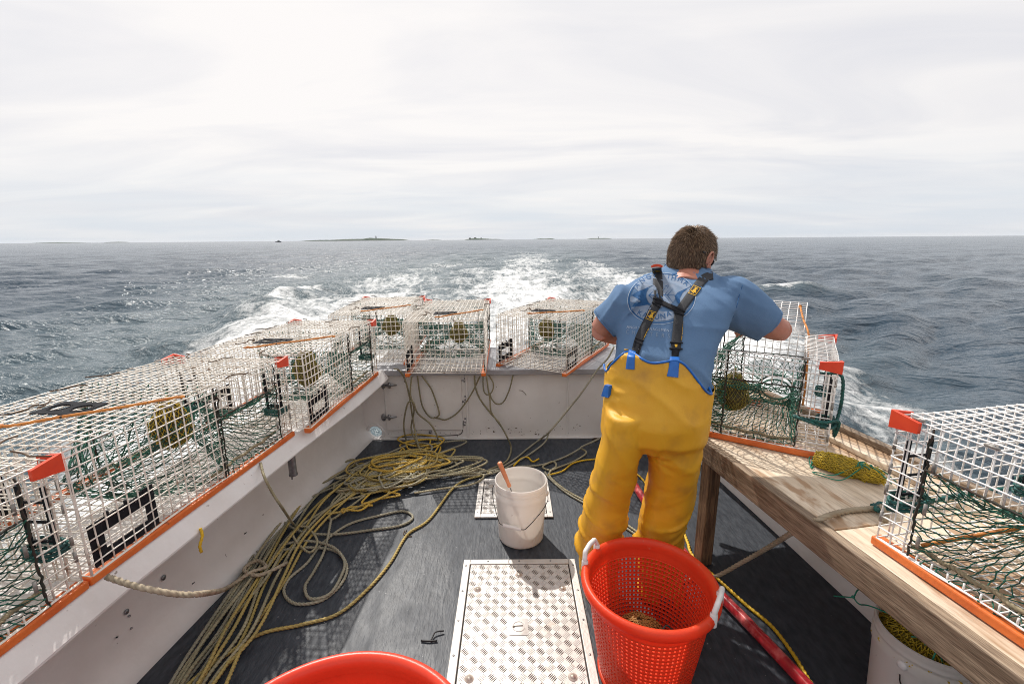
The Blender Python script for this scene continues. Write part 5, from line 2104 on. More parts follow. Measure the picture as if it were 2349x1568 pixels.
# line led from behind the man down to the deck
rope("hanging_rope", ptl([('y', *c3(2190, 520), 3.60), ('y', *c3(2140, 610), 3.60), ('y', *c3(2060, 700), 3.58), ('y', *c3(1950, 860), 3.52), ('y', *c3(1830, 1010), 3.46), ('y', *c3(1700, 1165), 3.40), ('z', *c3(1640, 1215), .04), ('z', *c3(1540, 1290), .012), ('z', *c3(1430, 1378), .012), ('z', 1140, 1075, .012), ('z', 1085, 1085, .02), ('z', 1000, 1092, .03)]), 0.0068, M['ropepale'], "pale rope slanting from the stern corner beside the man to the deck", group=HR)
rope("rope", ptl([('z', *c3(1690, 1180), .07), ('z', *c3(1660, 1250), .03), ('z', *c3(1560, 1330), .012), ('z', 1180, 1062, .012), ('z', 1130, 1085, .012), ('z', 1060, 1092, .025)]), 0.0066, M['ropepale'], "pale rope tail knotted to the slanting stern rope", group=GR)
rope("rope", ptl([('z', 1388, 998, .16), ('z', 1370, 1008, .10), ('z', 1335, 1024, .06), ('z', 1328, 1030, .045), ('z', 1290, 1050, .012), ('z', 1240, 1066, .012), ('z', 1190, 1070, .012), ('z', 1130, 1080, .012), ('z', 1060, 1078, .02)]), 0.0068, M['ropepale'], "pale rope passing behind the white bucket toward the man", group=GR)
rope("rope", ptl([('z', 1330, 1026, .05), ('z', 1345, 1038, .012), ('z', 1320, 1056, .012), ('z', 1280, 1072, .012), ('z', 1262, 1078, .012), ('z', 1245, 1070, .012), ('z', 1268, 1058, .016), ('z', 1276, 1068, .012), ('z', 1260, 1088, .012), ('z', 1290, 1118, .010), ('z', 1345, 1150, .010), ('z', 1400, 1178, .010), ('z', 1470, 1225, .010)]), 0.0068, M['ropegrey'], "grey rope looping behind the bucket and passing the man's boots", group=GR)
rope("rope", ptl([('z', 1250, 1082, .014), ('z', 1262, 1098, .010), ('z', 1300, 1130, .009), ('z', 1352, 1160, .009), ('z', 1420, 1200, .009), ('z', 1480, 1240, .009)]), 0.0064, M['ropepale'], "pale rope lying next to the grey rope by the man's boots", group=GR)
rope("rope", ptl([('z', 1255, 1090, .012), ('z', 1290, 1080, .010), ('z', 1315, 1062, .010), ('z', 1350, 1054, .010), ('z', 1390, 1054, .010), ('z', 1440, 1075, .010), ('z', 1475, 1100, .010), ('z', 1500, 1150, .02)]), 0.0060, M['ropebright'], "bright yellow rope curving on the deck between bucket and man", group=GR)
rope("rope", ptl([('z', 1178, 1068, .02), ('z', 1195, 1052, .014), ('z', 1210, 1048, .012), ('z', 1222, 1058, .014), ('z', 1236, 1052, .012)]), 0.0060, M['ropebright'], "short knotted yellow rope end behind the white bucket", group=GR)
# the line on the right, from the deck over the bench edge to the nearest bench trap
rope("rope", ptl([('z', 1560, 1330, .010), ('z', 1610, 1326, .012), ('z', 1645, 1320, .02)]) + [atz(1700, 1290, .16), atz(1760, 1256, .36), atz(1822, 1218, .58), atz(1880, 1190, BZ + .012), atz(1940, 1172, BZ + .010), atz(2000, 1166, BZ + .011), atz(2018, 1163, BZ + .014)], 0.0092, M['ropetan'], "thick tan rope from the deck over the bench edge to the nearest trap")
rope("bridle_rope", [atz(2003, 1158, BZ + .012), atz(2016, 1170, BZ + .020), atz(2030, 1160, BZ + .022), atz(2018, 1154, BZ + .014), atz(2012, 1168, BZ + .026), atz(2040, 1163, BZ + .010), atz(2095, 1158, BZ + .012), atz(2180, 1140, BZ + .03), atz(2320, 1118, BZ + .03)], 0.0080, M['teal'], "teal bridle rope spliced to the thick tan rope on the bench")
rope("rope_end", [atz(2018, 1160, BZ + .03), atz(2028, 1170, BZ + .03), atz(2034, 1182, BZ + .012), atz(2030, 1194, BZ + .008)], 0.0075, M['ropetan'], "frayed tan rope knot end beside the teal bridle on the bench")

# ------------------------------------------------------------------ hose and the yellow line beside it
mb = MB()
hp = [(0.84, 3.30, .03), (0.855, 2.911, .03), (0.869, 2.692, .03), (0.915, 2.30, .03), (0.993, 1.924, .03), (1.045, 1.74, .03), (1.095, 1.56, .03), (1.135, 1.40, .03), (1.18, 1.15, .03)]
mb.tube(spline([Vector(p) - Vector((1, 1.9, 0)) for p in hp], .02), 0.0255, 16)
ho = mb.build("deck_hose", M['hose'])
ho.location = (1, 1.9, 0)
tag(ho, "glossy red deck hose running along the deck beside the basket", "hose")
rope("rope", ptl([('z', 1545, 1205, .012), ('z', 1566, 1218, .012), ('z', 1578, 1245, .012), ('z', 1590, 1275, .012), ('z', 1650, 1330, .012), ('z', 1710, 1385, .012), ('z', 1770, 1435, .012), ('z', 1820, 1500, .012), ('z', 1862, 1568, .012), ('z', 1930, 1660, .012)]), 0.0075, M['ropebright'], "bright yellow rope lying alongside the red hose", group=GR)

# ------------------------------------------------------------------ small things on the deck
mb = MB()
o0 = atz(990, 1465, 0.006)
mb.tube(spline([atz(966, 1468, .006) - o0, atz(985, 1469, .007) - o0, atz(1003, 1468, .006) - o0], .006), 0.0042, 6)
mb.tube(spline([atz(988, 1469, .006) - o0, atz(994, 1456, .010) - o0, atz(1000, 1448, .014) - o0, atz(1018, 1446, .010) - o0], .006), 0.0036, 6)
o = mb.build("rubber_hook", M['blackrub'])
o.location = o0
tag(o, "small black rubber hook lying on the deck left of the large hatch", "hook")
mb = MB()
o0 = atz(935, 1222, 0.004)
mb.tube(spline([atz(*p, .004) - o0 for p in ((928, 1216), (926, 1224), (934, 1229), (945, 1229))], .006), 0.0026, 5)
mb.tube(spline([atz(*p, .004) - o0 for p in ((933, 1214), (930, 1221), (936, 1224))], .006), 0.0020, 5)
o = mb.build("seaweed_scrap", M['weed'])
o.location = o0
tag(o, "thin dark scrap of weed on the deck beside the yellow rope", "seaweed")
mb = MB()
o0 = atz(1370, 1006, 0.004)
for k in range(5):
    a = rng.uniform(0, 6.28)
    mb.tube(spline([Vector((0.05 * (j - 1.5) * math.cos(a) + rng.gauss(0, .012), 0.05 * (j - 1.5) * math.sin(a) + rng.gauss(0, .012), .003)) for j in range(4)], .008), 0.0035, 5)
o = mb.build("seaweed_scrap", M['weed'])
o.location = o0
tag(o, "dark clump of weed on the deck near the man's left leg", "seaweed")

# ------------------------------------------------------------------ the fisherman
P_ROOT = Vector((0.62, 1.93, 0.0))
man = empty("person", P_ROOT)
tag(man, "man in blue T-shirt and yellow oilskin bib trousers, back turned, bending over a trap", "person")


def ring(c, ax_, ay_, n=28, p=2.35):
    out_ = []
    for j in range(n):
        a = 2 * math.pi * j / n
        ca, sa = math.cos(a), math.sin(a)
        x = math.copysign(abs(ca) ** (2 / p), ca)
        y = math.copysign(abs(sa) ** (2 / p), sa)
        out_.append(Vector(c) + Vector(ax_) * x + Vector(ay_) * y)
    return out_


def sec(pL, pR, py, Y, dr, grow=0.0, p=2.35, n=28):
    c = aty((pL + pR) / 2, py, Y)
    dh = Vector((c.x, c.y, 0)).normalized()
    pv = Vector((dh.y, -dh.x, 0))
    ex = []
    for q in (pL, pR):
        d = ray(q, py)
        t = (c.x * dh.x + c.y * dh.y) / (d.x * dh.x + d.y * dh.y)
        ex.append((CAMP + d * t - c).dot(pv))
    rx_ = (ex[1] - ex[0]) / 2 * 0.985 + grow
    c = c + pv * (ex[0] + ex[1]) / 2
    return ring(c, pv * rx_, dh * (dr + grow), n, p)


def limb(mb, pts, rads, n=20, sub=5):
    P = [Vector(p) for p in pts]
    C, Rr = [], []
    sp = spline(P, 0.02)
    cum = [0]
    for i in range(1, len(P)):
        cum.append(cum[-1] + (P[i] - P[i - 1]).length)
    k = len(sp)
    q = np.linspace(0, cum[-1], k)
    mb.tube(sp, np.interp(q, cum, rads), n=n)


TORSO = [(1400, 1634, 915, 1.915, .165), (1400, 1634, 880, 1.925, .168), (1403, 1636, 850, 1.945, .17), (1412, 1640, 815, 1.975, .172), (1416, 1650, 785, 2.01, .172), (1412, 1664, 755, 2.045, .168), (1410, 1680, 725, 2.075, .162), (1410, 1694, 698, 2.105, .152), (1418, 1698, 676, 2.145, .140), (1436, 1690, 656, 2.19, .124), (1462, 1668, 639, 2.235, .106), (1496, 1642, 625, 2.28, .092), (1526, 1624, 613, 2.315, .080), (1536, 1618, 603, 2.33, .072)]
mb = MB()
mb.loft([sec(*t) for t in TORSO])
# sleeves
shR, slR = aty(1668, 690, 2.12), aty(1758, 745, 2.10)
limb(mb, [aty(1640, 684, 2.13), shR, aty(1712, 713, 2.11), slR], [.10, .125, .112, .088])
shL, slL = aty(1448, 700, 2.12), aty(1386, 741, 2.14)
limb(mb, [aty(1490, 700, 2.12), shL, aty(1414, 720, 2.13), slL], [.10, .098, .086, .076])
shirt_me = blend_solid(mb, 0.010, smooth=5)


def wrinkle(me, fn):
    me.update()
    ns = [v.normal.copy() for v in me.vertices]
    for v, n_ in zip(me.vertices, ns):
        v.co += n_ * fn(v.co, n_)
    me.update()


def ridges(p, sx, sy, sz, seed):
    a = noise.noise((p.x * sx + seed, p.y * sy, p.z * sz))
    b_ = noise.noise((p.x * sx * 2.1 + seed + 7, p.y * sy * 2.1, p.z * sz * 2.1))
    return (1 - abs(a) * 2.2) * 0.7 + (1 - abs(b_) * 2.2) * 0.3


def fold(p, dx, dz, freq, warp, seed, sharp=2.0):
    """sharp cloth ridges across direction (dx,dz) in the plane of the back"""
    ph = (p.x * dx + p.z * dz) * freq + warp * noise.noise((p.x * 5 + seed, p.y * 4, p.z * 5)) + seed
    amp = 0.5 + 0.9 * noise.noise((p.x * 4 + seed * 3, p.y * 4, p.z * 4 + 7))
    return max(0.0, amp) * (1 - abs(math.sin(ph))) ** sharp


def sm(x, a, b_):
    t = max(0.0, min(1.0, (x - a) / (b_ - a)))
    return t * t * (3 - 2 * t)


def shirt_fn(p, n_):
    d = 0.0
    # long folds down the left of the back
    d += 0.020 * (1 - sm(p.x, 0.56, 0.78)) * sm(p.z, 1.0, 1.15) * fold(p, 0.90, -0.42, 40, 1.6, 1.3)
    # gathers fanning from the collar
    wc = math.exp(-((p.x - 0.86) / 0.17) ** 2 - ((p.z - 1.56) / 0.13) ** 2)
    d += 0.020 * wc * fold(p, 0.55, 0.83, 62, 1.3, 4.1)
    # slack above the bib and under the right arm
    d += 0.016 * (1 - sm(p.z, 1.12, 1.32)) * fold(p, 0.75, 0.66, 34, 2.2, 7.7)
    d += 0.014 * sm(p.x, 0.90, 1.02) * fold(p, 0.62, 0.78, 30, 2.0, 11.9)
    d += 0.010 * fold(p, 0.3, 0.95, 18, 2.5, 16.4)
    return d


wrinkle(shirt_me, shirt_fn)
bvhS = bvh_of(shirt_me)

# open the sleeve ends, collar and hem so skin shows only there
def cut_ends(me, planes):
    bm = bmesh.new()
    bm.from_mesh(me)
    for c, n_, rad_ in planes:
        g = [f for f in bm.faces if (f.calc_center_median() - c).length < rad_]
        geom = g + list({e for f in g for e in f.edges}) + list({v for f in g for v in f.verts})
        r_ = bmesh.ops.bisect_plane(bm, geom=geom, plane_co=c, plane_no=n_, clear_outer=False)
        dl = [f for f in bm.faces if (f.calc_center_median() - c).length < rad_ and (f.calc_center_median() - c).dot(n_) > 1e-4]
        bmesh.ops.delete(bm, geom=dl, context='FACES')
    bmesh.ops.delete(bm, geom=[v for v in bm.verts if not v.link_faces], context='VERTS')
    bm.to_mesh(me)
    bm.free()
    me.polygons.foreach_set("use_smooth", [True] * len(me.polygons))
    me.update()


dirR = (slR - aty(1700, 707, 2.115)).normalized()
dirL = (slL - aty(1418, 715, 2.13)).normalized()
colC = aty(1576, 613, 2.315)
colN = Vector((0.22, 0.22, 1)).normalized()
cut_ends(shirt_me, [(slR, dirR, .16), (slL, dirL, .14), (colC, colN, .14)])


def local_mesh(me):
    for v in me.vertices:
        v.co -= P_ROOT
    me.update()


def boundary_loops(me):
    bm = bmesh.new()
    bm.from_mesh(me)
    loops = []
    es = {e for e in bm.edges if len(e.link_faces) == 1}
    while es:
        e = es.pop()
        loop = [e.verts[0], e.verts[1]]
        while True:
            nx = [e2 for e2 in loop[-1].link_edges if e2 in es]
            if not nx:
                break
            es.discard(nx[0])
            loop.append(nx[0].other_vert(loop[-1]))
        loops.append([v.co.copy() for v in loop])
    bm.free()
    return [l for l in loops if len(l) > 12]


hem_list = []
for lp_ in boundary_loops(shirt_me):
    hems = MB()
    hem_list.append(hems)
    c = sum(lp_, Vector()) / len(lp_)
    P = lp_[:-1] if (lp_[0] - lp_[-1]).length < 1e-6 else lp_
    P = P[::2]
    hems.tube([(p - P_ROOT) for p in P], 0.0042, 6, closed=True)
local_mesh(shirt_me)
shirt_me.materials.append(M['shirt'])
shirt = link("shirt", shirt_me, man)
sd = shirt.modifiers.new("thickness", 'SOLIDIFY')
sd.thickness = 0.003
sd.offset = -1
for hems in hem_list:
    hems.build("hem", M['shirt'], shirt)
# sleeve seam on the right shoulder
c4 = lambda X, Y: (1296.6 + X * .2757, 488.6 + Y * .2757)
r1 = lambda X, Y: ((1500 + X / 6.817) * .9396, (620 + Y / 6.817) * .9396)


def onto(bvh, px, py, off, fallback=None):
    d = ray(px, py).normalized()
    hit, n_, idx, dist = bvh.ray_cast(CAMP, d)
    if hit is None:
        if fallback is None:
            return None
        return CAMP + d * fallback
    if n_.dot(d) > 0:
        n_ = -n_
    return hit + n_ * off


mb = MB()
sp_ = [onto(bvhS, *c4(*q), 0.0002) for q in ((1475, 600), (1450, 680), (1425, 780), (1395, 870), (1365, 980), (1340, 1080))]
sp_ = [p - P_ROOT for p in sp_ if p is not None]
mb.tube(spline(sp_, .008), 0.0016, 5)
mb.build("sleeve_seam", M['print_dark'], shirt)


# --- printing on the back, laid on the cloth itself
def decal(mb, vs, ts, mapf, bvh, off, maxlen, mi=0):
    tris = [tuple(Vector((vs[i][0], vs[i][1])) for i in t) for t in ts]
    out_, stack = [], tris
    while stack:
        a, b_, c = stack.pop()
        l = [(a - b_).length, (b_ - c).length, (c - a).length]
        k = max(range(3), key=lambda q: l[q])
        if l[k] > maxlen:
            if k == 0:
                m_ = (a + b_) / 2
                stack += [(a, m_, c), (m_, b_, c)]
            elif k == 1:
                m_ = (b_ + c) / 2
                stack += [(b_, m_, a), (m_, c, a)]
            else:
                m_ = (c + a) / 2
                stack += [(c, m_, b_), (m_, a, b_)]
        else:
            out_.append((a, b_, c))
    idx, V, F = {}, [], []
    for t in out_:
        f = []
        for p in t:
            key = (round(p.x, 4), round(p.y, 4))
            if key not in idx:
                q = onto(bvh, *mapf(p.x, p.y), off)
                idx[key] = None if q is None else len(V)
                if q is not None:
                    V.append(q - P_ROOT)
            f.append(idx[key])
        if None not in f and len(set(f)) == 3:
            a, b_, c = (V[i] for i in f)
            if max((a - b_).length, (b_ - c).length, (c - a).length) < 0.03:
                F.append(tuple(f))
    mb.add(V, F, mi)


def polydecal(mb, poly, bvh, off, maxlen=15, mapf=r1, mi=0, holes=()):
    loops = [[Vector((x, y, 0)) for x, y in poly]] + [[Vector((x, y, 0)) for x, y in h] for h in holes]
    ts = tessellate_polygon(loops)
    vs = [(p.x, p.y) for l in loops for p in l]
    decal(mb, vs, [tuple(t) for t in ts], mapf, bvh, off, maxlen, mi)


EC, ERX, ERY, EROT = (785, 742), 572, 425, R(-7)


def ell(k, n=64, a0=0, a1=2 * math.pi, ky=None):
    ky = ky or k
    o_ = []
    for a in np.linspace(a0, a1, n, endpoint=abs(a1 - a0) < 6.28):
        x, y = ERX * k * math.cos(a), ERY * ky * math.sin(a)
        o_.append((EC[0] + x * math.cos(EROT) - y * math.sin(EROT), EC[1] + x * math.sin(EROT) + y * math.cos(EROT)))
    return o_


pm = MB()
polydecal(pm, ell(1.0), bvhS, 0.0014, mi=2, holes=[ell(0.982)[::-1]])
polydecal(pm, ell(0.978), bvhS, 0.0014, mi=0, holes=[ell(0.935)[::-1]])
# pale field with darker parts left open
polydecal(pm, [(330, 560), (420, 430), (560, 350), (760, 330), (980, 350), (1160, 430), (1290, 520), (1230, 560), (1050, 640), (1000, 700), (960, 640), (860, 560), (760, 520), (640, 520), (560, 555), (400, 620)], bvhS, 0.0014, mi=1)
polydecal(pm, [(270, 900), (420, 850), (560, 850), (640, 900), (800, 960), (960, 960), (1150, 900), (1240, 900), (1080, 1030), (900, 1100), (700, 1120), (520, 1090), (370, 1010)], bvhS, 0.0014, mi=1)
polydecal(pm, [(262, 790), (262, 720), (300, 700), (390, 745), (430, 785), (330, 815)], bvhS, 0.0014, mi=1)
polydecal(pm, [(1090, 850), (1085, 740), (1130, 650), (1230, 570), (1310, 560), (1335, 680), (1300, 790), (1200, 880)], bvhS, 0.0014, mi=1)
# round medallion with the bones of a fish
med = lambda k, n=48: [(775 + 245 * k * math.cos(a), 695 + 190 * k * math.sin(a)) for a in np.linspace(0, 2 * math.pi, n, endpoint=False)]
polydecal(pm, med(1.0), bvhS, 0.0020, mi=1)
polydecal(pm, [(285, 690), (400, 622), (560, 556), (532, 640), (522, 720), (556, 800), (600, 842), (440, 862), (300, 872), (330, 822), (436, 790), (390, 742)], bvhS, 0.0020, mi=0)
polydecal(pm, [(1000, 702), (1060, 642), (1240, 556), (1135, 652), (1086, 742), (1092, 852), (1040, 800)], bvhS, 0.0026, mi=0)


def stroke(x0, y0, x1, y1, w0, w1):
    d = Vector((x1 - x0, y1 - y0)).normalized()
    n_ = Vector((-d.y, d.x))
    return [(x0 + n_.x * w0, y0 + n_.y * w0), (x1 + n_.x * w1, y1 + n_.y * w1), (x1 - n_.x * w1, y1 - n_.y * w1), (x0 - n_.x * w0, y0 - n_.y * w0)]


for s in ((575, 690, 1000, 690, 7, 3), (570, 690, 640, 630, 9, 2), (570, 690, 640, 750, 9, 2), (830, 690, 900, 610, 6, 2), (830, 690, 900, 770, 6, 2), (880, 690, 980, 580, 6, 2), (880, 690, 970, 810, 6, 2), (760, 690, 850, 560, 6, 2), (760, 690, 850, 820, 6, 2), (700, 690, 780, 570, 6, 2), (700, 690, 780, 815, 6, 2), (850, 545, 900, 520, 8, 3), (880, 570, 905, 535, 7, 3)):
    polydecal(pm, stroke(*s), bvhS, 0.0027, mi=0)
# darker figures on the upper right of the field
for q in ([(930, 340), (1030, 320), (1050, 340), (960, 360)], [(1120, 330), (1180, 350), (1210, 400), (1150, 370)]):
    polydecal(pm, q, bvhS, 0.0026, mi=0)


def letter(ch, cx, cy, size, ang, mi, off=0.0026, sx=1.0):
    vs, ts = text_tris(ch, 1.0)
    ca, sa = math.cos(ang), math.sin(ang)
    V = []
    for x, y in vs:
        x, y = x * size * sx, -y * size
        V.append((cx + x * ca - y * sa, cy + x * sa + y * ca))
    decal(pm, V, ts, r1, bvhS, off, 13, mi)


for ch, x, y, a in (("A", 385, 528, -44), ("N", 468, 452, -36), ("G", 572, 392, -24), ("R", 680, 355, -10), ("Y", 770, 345, -3), ("T", 905, 380, 8), ("H", 985, 410, 14), ("M", 1095, 440, 22), ("A", 1190, 492, 32)):
    letter(ch, x, y, 118, R(a), 0)
for ch, x, y, a in (("K", 425, 985, 28), ("A", 515, 1022, 18), ("H", 610, 1045, 8), ("U", 708, 1052, 0), ("N", 808, 1042, -8), ("A", 905, 1000, -18)):
    letter(ch, x, y, 125, R(a), 0)
for k, ch in enumerate("ANGRY MANAGEMENT"):
    if ch != " ":
        t = k / 15
        letter(ch, 228 + 710 * t, 1218 + 62 * t, 70 if k in (0, 6) else 62, R(4.5), 2, sx=0.92)
for k, ch in enumerate("CHARTERS"):
    t = k / 7
    letter(ch, 225 + 680 * t, 1300 + 68 * t, 100, R(4.5), 1, sx=0.85)
pm.build("back_print", [M['print_dark'], M['print_pale'], M['print_white']], shirt)

# --- oilskin bib trousers
mb = MB()
WT = [(1404, 1634, 800, 1.94, .172), (1398, 1638, 850, 1.925, .182), (1391, 1633, 900, 1.905, .190), (1386, 1626, 950, 1.89, .198), (1380, 1619, 988, 1.885, .182), (1386, 1606, 1008, 1.89, .14)]
mb.loft([sec(*t, grow=0.010) for t in WT])
LEGL = [(1390, 1486, 930, 1.89, .185), (1384, 1482, 975, 1.885, .184), (1378, 1472, 1010, 1.885, .178), (1371, 1465, 1045, 1.885, .164), (1358, 1458, 1095, 1.89, .140), (1344, 1445, 1145, 1.90, .120), (1334, 1433, 1195, 1.905, .112), (1325, 1424, 1240, 1.92, .108), (1328, 1415, 1290, 1.93, .100), (1338, 1418, 1335, 1.94, .098), (1342, 1420, 1362, 1.945, .105)]
LEGR = [(1480, 1624, 930, 1.89, .185), (1476, 1617, 975, 1.885, .184), (1480, 1613, 1010, 1.885, .178), (1486, 1609, 1045, 1.885, .164), (1488, 1601, 1095, 1.89, .138), (1477, 1588, 1150, 1.90, .124), (1465, 1574, 1195, 1.905, .115), (1462, 1565, 1245, 1.915, .108), (1464, 1560, 1300, 1.93, .102), (1466, 1560, 1345, 1.94, .100), (1466, 1562, 1364, 1.945, .104)]
mb.loft([sec(*t) for t in LEGL])
mb.loft([sec(*t) for t in LEGR])
wad_me = blend_solid(mb, 0.0095, smooth=4)


def wad_fn(p, n_):
    d = 0.0
    leg = max(0, min(1, (0.80 - p.z) / 0.25))
    left = p.x < 0.60
    s = 1 if left else -1
    q = Vector((p.x, p.y, p.z + s * 0.55 * (p.x - 0.6)))
    d += 0.008 * leg * (ridges(q, 3.2, 3.0, 9.5, 3.0 if left else 31.0) - 0.42)
    d += 0.030 * leg * (1.0 if left else 0.75) * fold(p, 0.55 * s, 0.85, 26, 2.0, 2.2 if left else 5.0, 2.4) * (1 - 0.6 * sm(p.z, 0.55, 0.8))
    d += 0.010 * (1 - leg) * fold(p, 0.35, 0.94, 16, 2.6, 9.1, 1.6)
    # pull lines fanning from the crotch
    c = Vector((0.60, 1.80, 0.80))
    v = p - c
    ang = math.atan2(v.z, v.x)
    rr = v.length
    d += 0.0022 * math.exp(-((rr - .1) / 0.12) ** 2) * math.sin(ang * 7 + 3 * v.length * 6) * (1 if v.z > -.05 else .3)
    # loose seat and pocket bunching on the left hip
    d += 0.004 * (1 - leg) * (ridges(p, 3.5, 3, 5, 8.0) - 0.4)
    pk = math.exp(-((p.x - 0.43) / 0.05) ** 2 - ((p.z - 1.06) / 0.08) ** 2)
    d += 0.010 * pk * (ridges(p, 8, 8, 26, 23.0) - 0.3)
    # centre seam groove
    if p.y < 1.85 and p.z > 0.8:
        d -= 0.0025 * math.exp(-((p.x - 0.605) / 0.006) ** 2)
    return d


wrinkle(wad_me, wad_fn)
bvhW = bvh_of(wad_me)
BIB = [(1392, 850), (1402, 836), (1416, 822), (1430, 810), (1442, 806), (1456, 811), (1470, 821), (1484, 829), (1500, 832), (1520, 830), (1545, 826), (1560, 829), (1574, 839), (1588, 856), (1600, 872), (1612, 888), (1622, 899), (1631, 903)]
bib3 = []
for q in BIB:
    p = onto(bvhW, *q, 0.0)
    if p is not None:
        bib3.append(p)
bx_ = [p.x for p in bib3]
bz_ = [p.z for p in bib3]
bm = bmesh.new()
bm.from_mesh(wad_me)
ycut = 1.935
zfront = bib3[0].z + 0.01


def ztop(co):
    if co.y < ycut:
        return float(np.interp(co.x, bx_, bz_))
    return min(zfront, float(np.interp(co.x, bx_, bz_)) + 0.01)


dl = [f for f in bm.faces if f.calc_center_median().z > ztop(f.calc_center_median())]
bmesh.ops.delete(bm, geom=dl, context='FACES')
bmesh.ops.delete(bm, geom=[v for v in bm.verts if not v.link_faces], context='VERTS')
for v in bm.verts:
    if any(len(e.link_faces) == 1 for e in v.link_edges) and v.co.z > 0.9 and abs(v.co.z - ztop(v.co)) < 0.02:
        v.co.z = ztop(v.co)
bm.to_mesh(wad_me)
bm.free()
wad_me.polygons.foreach_set("use_smooth", [True] * len(wad_me.polygons))
local_mesh(wad_me)
wad_me.materials.append(M['waders'])
wad = link("bib_trousers", wad_me, man)
sd = wad.modifiers.new("thickness", 'SOLIDIFY')
sd.thickness = 0.003
sd.offset = 0
mb = MB()
edge = [p - P_ROOT + Vector((0, -.003, 0)) for p in bib3]
edge = [edge[0] + Vector((.004, .09, .004)), edge[0] + Vector((-.002, .03, -.002))] + edge + [edge[-1] + Vector((.006, .02, .004)), edge[-1] + Vector((.008, .06, .02)), edge[-1] + Vector((.004, .10, .05))]
mb.tube(spline(edge, .01), 0.0052, 8)
mb.build("blue_edging", M['blueedge'], wad)
# blue tabs the braces button to
tb_ = MB()


def ribbon(mb, path, widths, bvh, off, mapf, thick=0.0025, mi=0, n=30, fb=2.1):
    P = [Vector((x, y, 0)) for x, y in path]
    sp = spline(P, max(4, sum((P[i + 1] - P[i]).length for i in range(len(P) - 1)) / n))
    wd = np.interp(np.linspace(0, 1, len(sp)), np.linspace(0, 1, len(widths)), widths)
    T = np.gradient(sp, axis=0)
    last = fb
    rows = []
    for p, t, w_ in zip(sp, T, wd):
        t = t / (np.linalg.norm(t) + 1e-9)
        nn = np.array((-t[1], t[0]))
        row = []
        for s in (-.5, -.25, 0, .25, .5):
            q = p[:2] + nn * s * w_
            px, py = mapf(q[0], q[1])
            d = ray(px, py).normalized()
            hit, n_, i_, dist = bvh.ray_cast(CAMP, d)
            if hit is None:
                row.append(CAMP + d * (last - off))
            else:
                last = dist
                row.append(hit + n_ * 0.001 - d * (off * (1 - 0.35 * (2 * s) ** 2)))
        rows.append(row)
    # even out depth jumps
    R_ = np.array([[list(v) for v in r_] for r_ in rows])
    for it in range(3):
        R_[1:-1] = 0.25 * R_[:-2] + 0.5 * R_[1:-1] + 0.25 * R_[2:]
    k = 5
    m_ = len(R_)
    top = [Vector(v) - P_ROOT for r_ in R_ for v in r_]
    dv = [(Vector(v) - CAMP).normalized() * thick for r_ in R_ for v in r_]
    bot = [a + b_ for a, b_ in zip(top, dv)]
    o_ = len(top)
    fs = []
    for i in range(m_ - 1):
        for j in range(k - 1):
            a, b_, c, d = i * k + j, i * k + j + 1, (i + 1) * k + j + 1, (i + 1) * k + j
            fs.append((a, d, c, b_))
            fs.append((o_ + a, o_ + b_, o_ + c, o_ + d))
        fs.append((i * k, o_ + i * k, o_ + (i + 1) * k, (i + 1) * k))
        fs.append((i * k + k - 1, (i + 1) * k + k - 1, o_ + (i + 1) * k + k - 1, o_ + i * k + k - 1))
    mb.add(top + bot, fs, mi)


for pth, wd in ((((560, 1140), (548, 1200), (540, 1298)), [62, 66, 74]), (((912, 1195), (906, 1260), (893, 1362)), [84, 82, 96])):
    tb_ = MB()
    ribbon(tb_, pth, wd, bvhW, 0.006, c4, thick=0.004)
    tb_.build("brace_tab", M['blueedge'], wad)
# pocket flap on the left hip
tb_ = MB()
pw = [aty(1382, 908, 1.90) - P_ROOT, aty(1390, 882, 1.88) - P_ROOT, aty(1400, 885, 1.84) - P_ROOT, aty(1398, 912, 1.84) - P_ROOT]
tb_.add([p + Vector((-.006, 0, 0)) for p in pw] + [p + Vector((.01, .01, 0)) for p in pw], [(0, 1, 2, 3), (7, 6, 5, 4), (0, 4, 5, 1), (1, 5, 6, 2), (2, 6, 7, 3), (3, 7, 4, 0)])
tb_.build("pocket_flap", M['blueedge'], wad, smooth=False)
# black patch at the left ankle
tb_ = MB()
polydecal(tb_, [(1333, 1283), (1341, 1272), (1349, 1280), (1342, 1292)], bvhW, 0.0015, maxlen=6, mapf=lambda x, y: (x, y))
if tb_.n:
    tb_.build("ankle_patch", M['blackrub'], wad)

# --- braces over the shirt
br = MB()
L_PATH = [(705, 228), (716, 350), (727, 480), (735, 620), (730, 730), (715, 800), (672, 890), (620, 985), (560, 1110), (480, 1270), (420, 1400), (392, 1480), (372, 1560), (345, 1640)]
R_PATH = [(1640, 360), (1545, 375), (1470, 430), (1395, 520), (1300, 650), (1210, 775), (1140, 870), (1095, 940), (1072, 1020), (1062, 1150), (1050, 1300), (1036, 1430), (1024, 1520), (1012, 1610)]
ribbon(br, L_PATH, [158, 160, 160, 156, 152, 150, 150, 146, 140], bvhS, 0.006, r1, n=60)
br.build("brace", M['strap'], man)
br = MB()
ribbon(br, R_PATH, [130, 150, 152, 150, 150, 152, 160, 168, 172, 165], bvhS, 0.006, r1, n=60)
br.build("brace", M['strap'], man)
br = MB()
ribbon(br, [(690, 770), (800, 815), (900, 862), (1000, 905), (1110, 960)], [110, 86, 80, 86, 110], bvhS, 0.010, r1, thick=0.004)
ribbon(br, [(640, 735), (800, 770)], [26, 26], bvhS, 0.013, r1, thick=0.004)
ribbon(br, [(630, 800), (770, 890)], [26, 26], bvhS, 0.013, r1, thick=0.004)
ribbon(br, [(1010, 880), (1180, 965)], [26, 26], bvhS, 0.013, r1, thick=0.004)
ribbon(br, [(985, 965), (1165, 1020)], [26, 26], bvhS, 0.013, r1, thick=0.004)
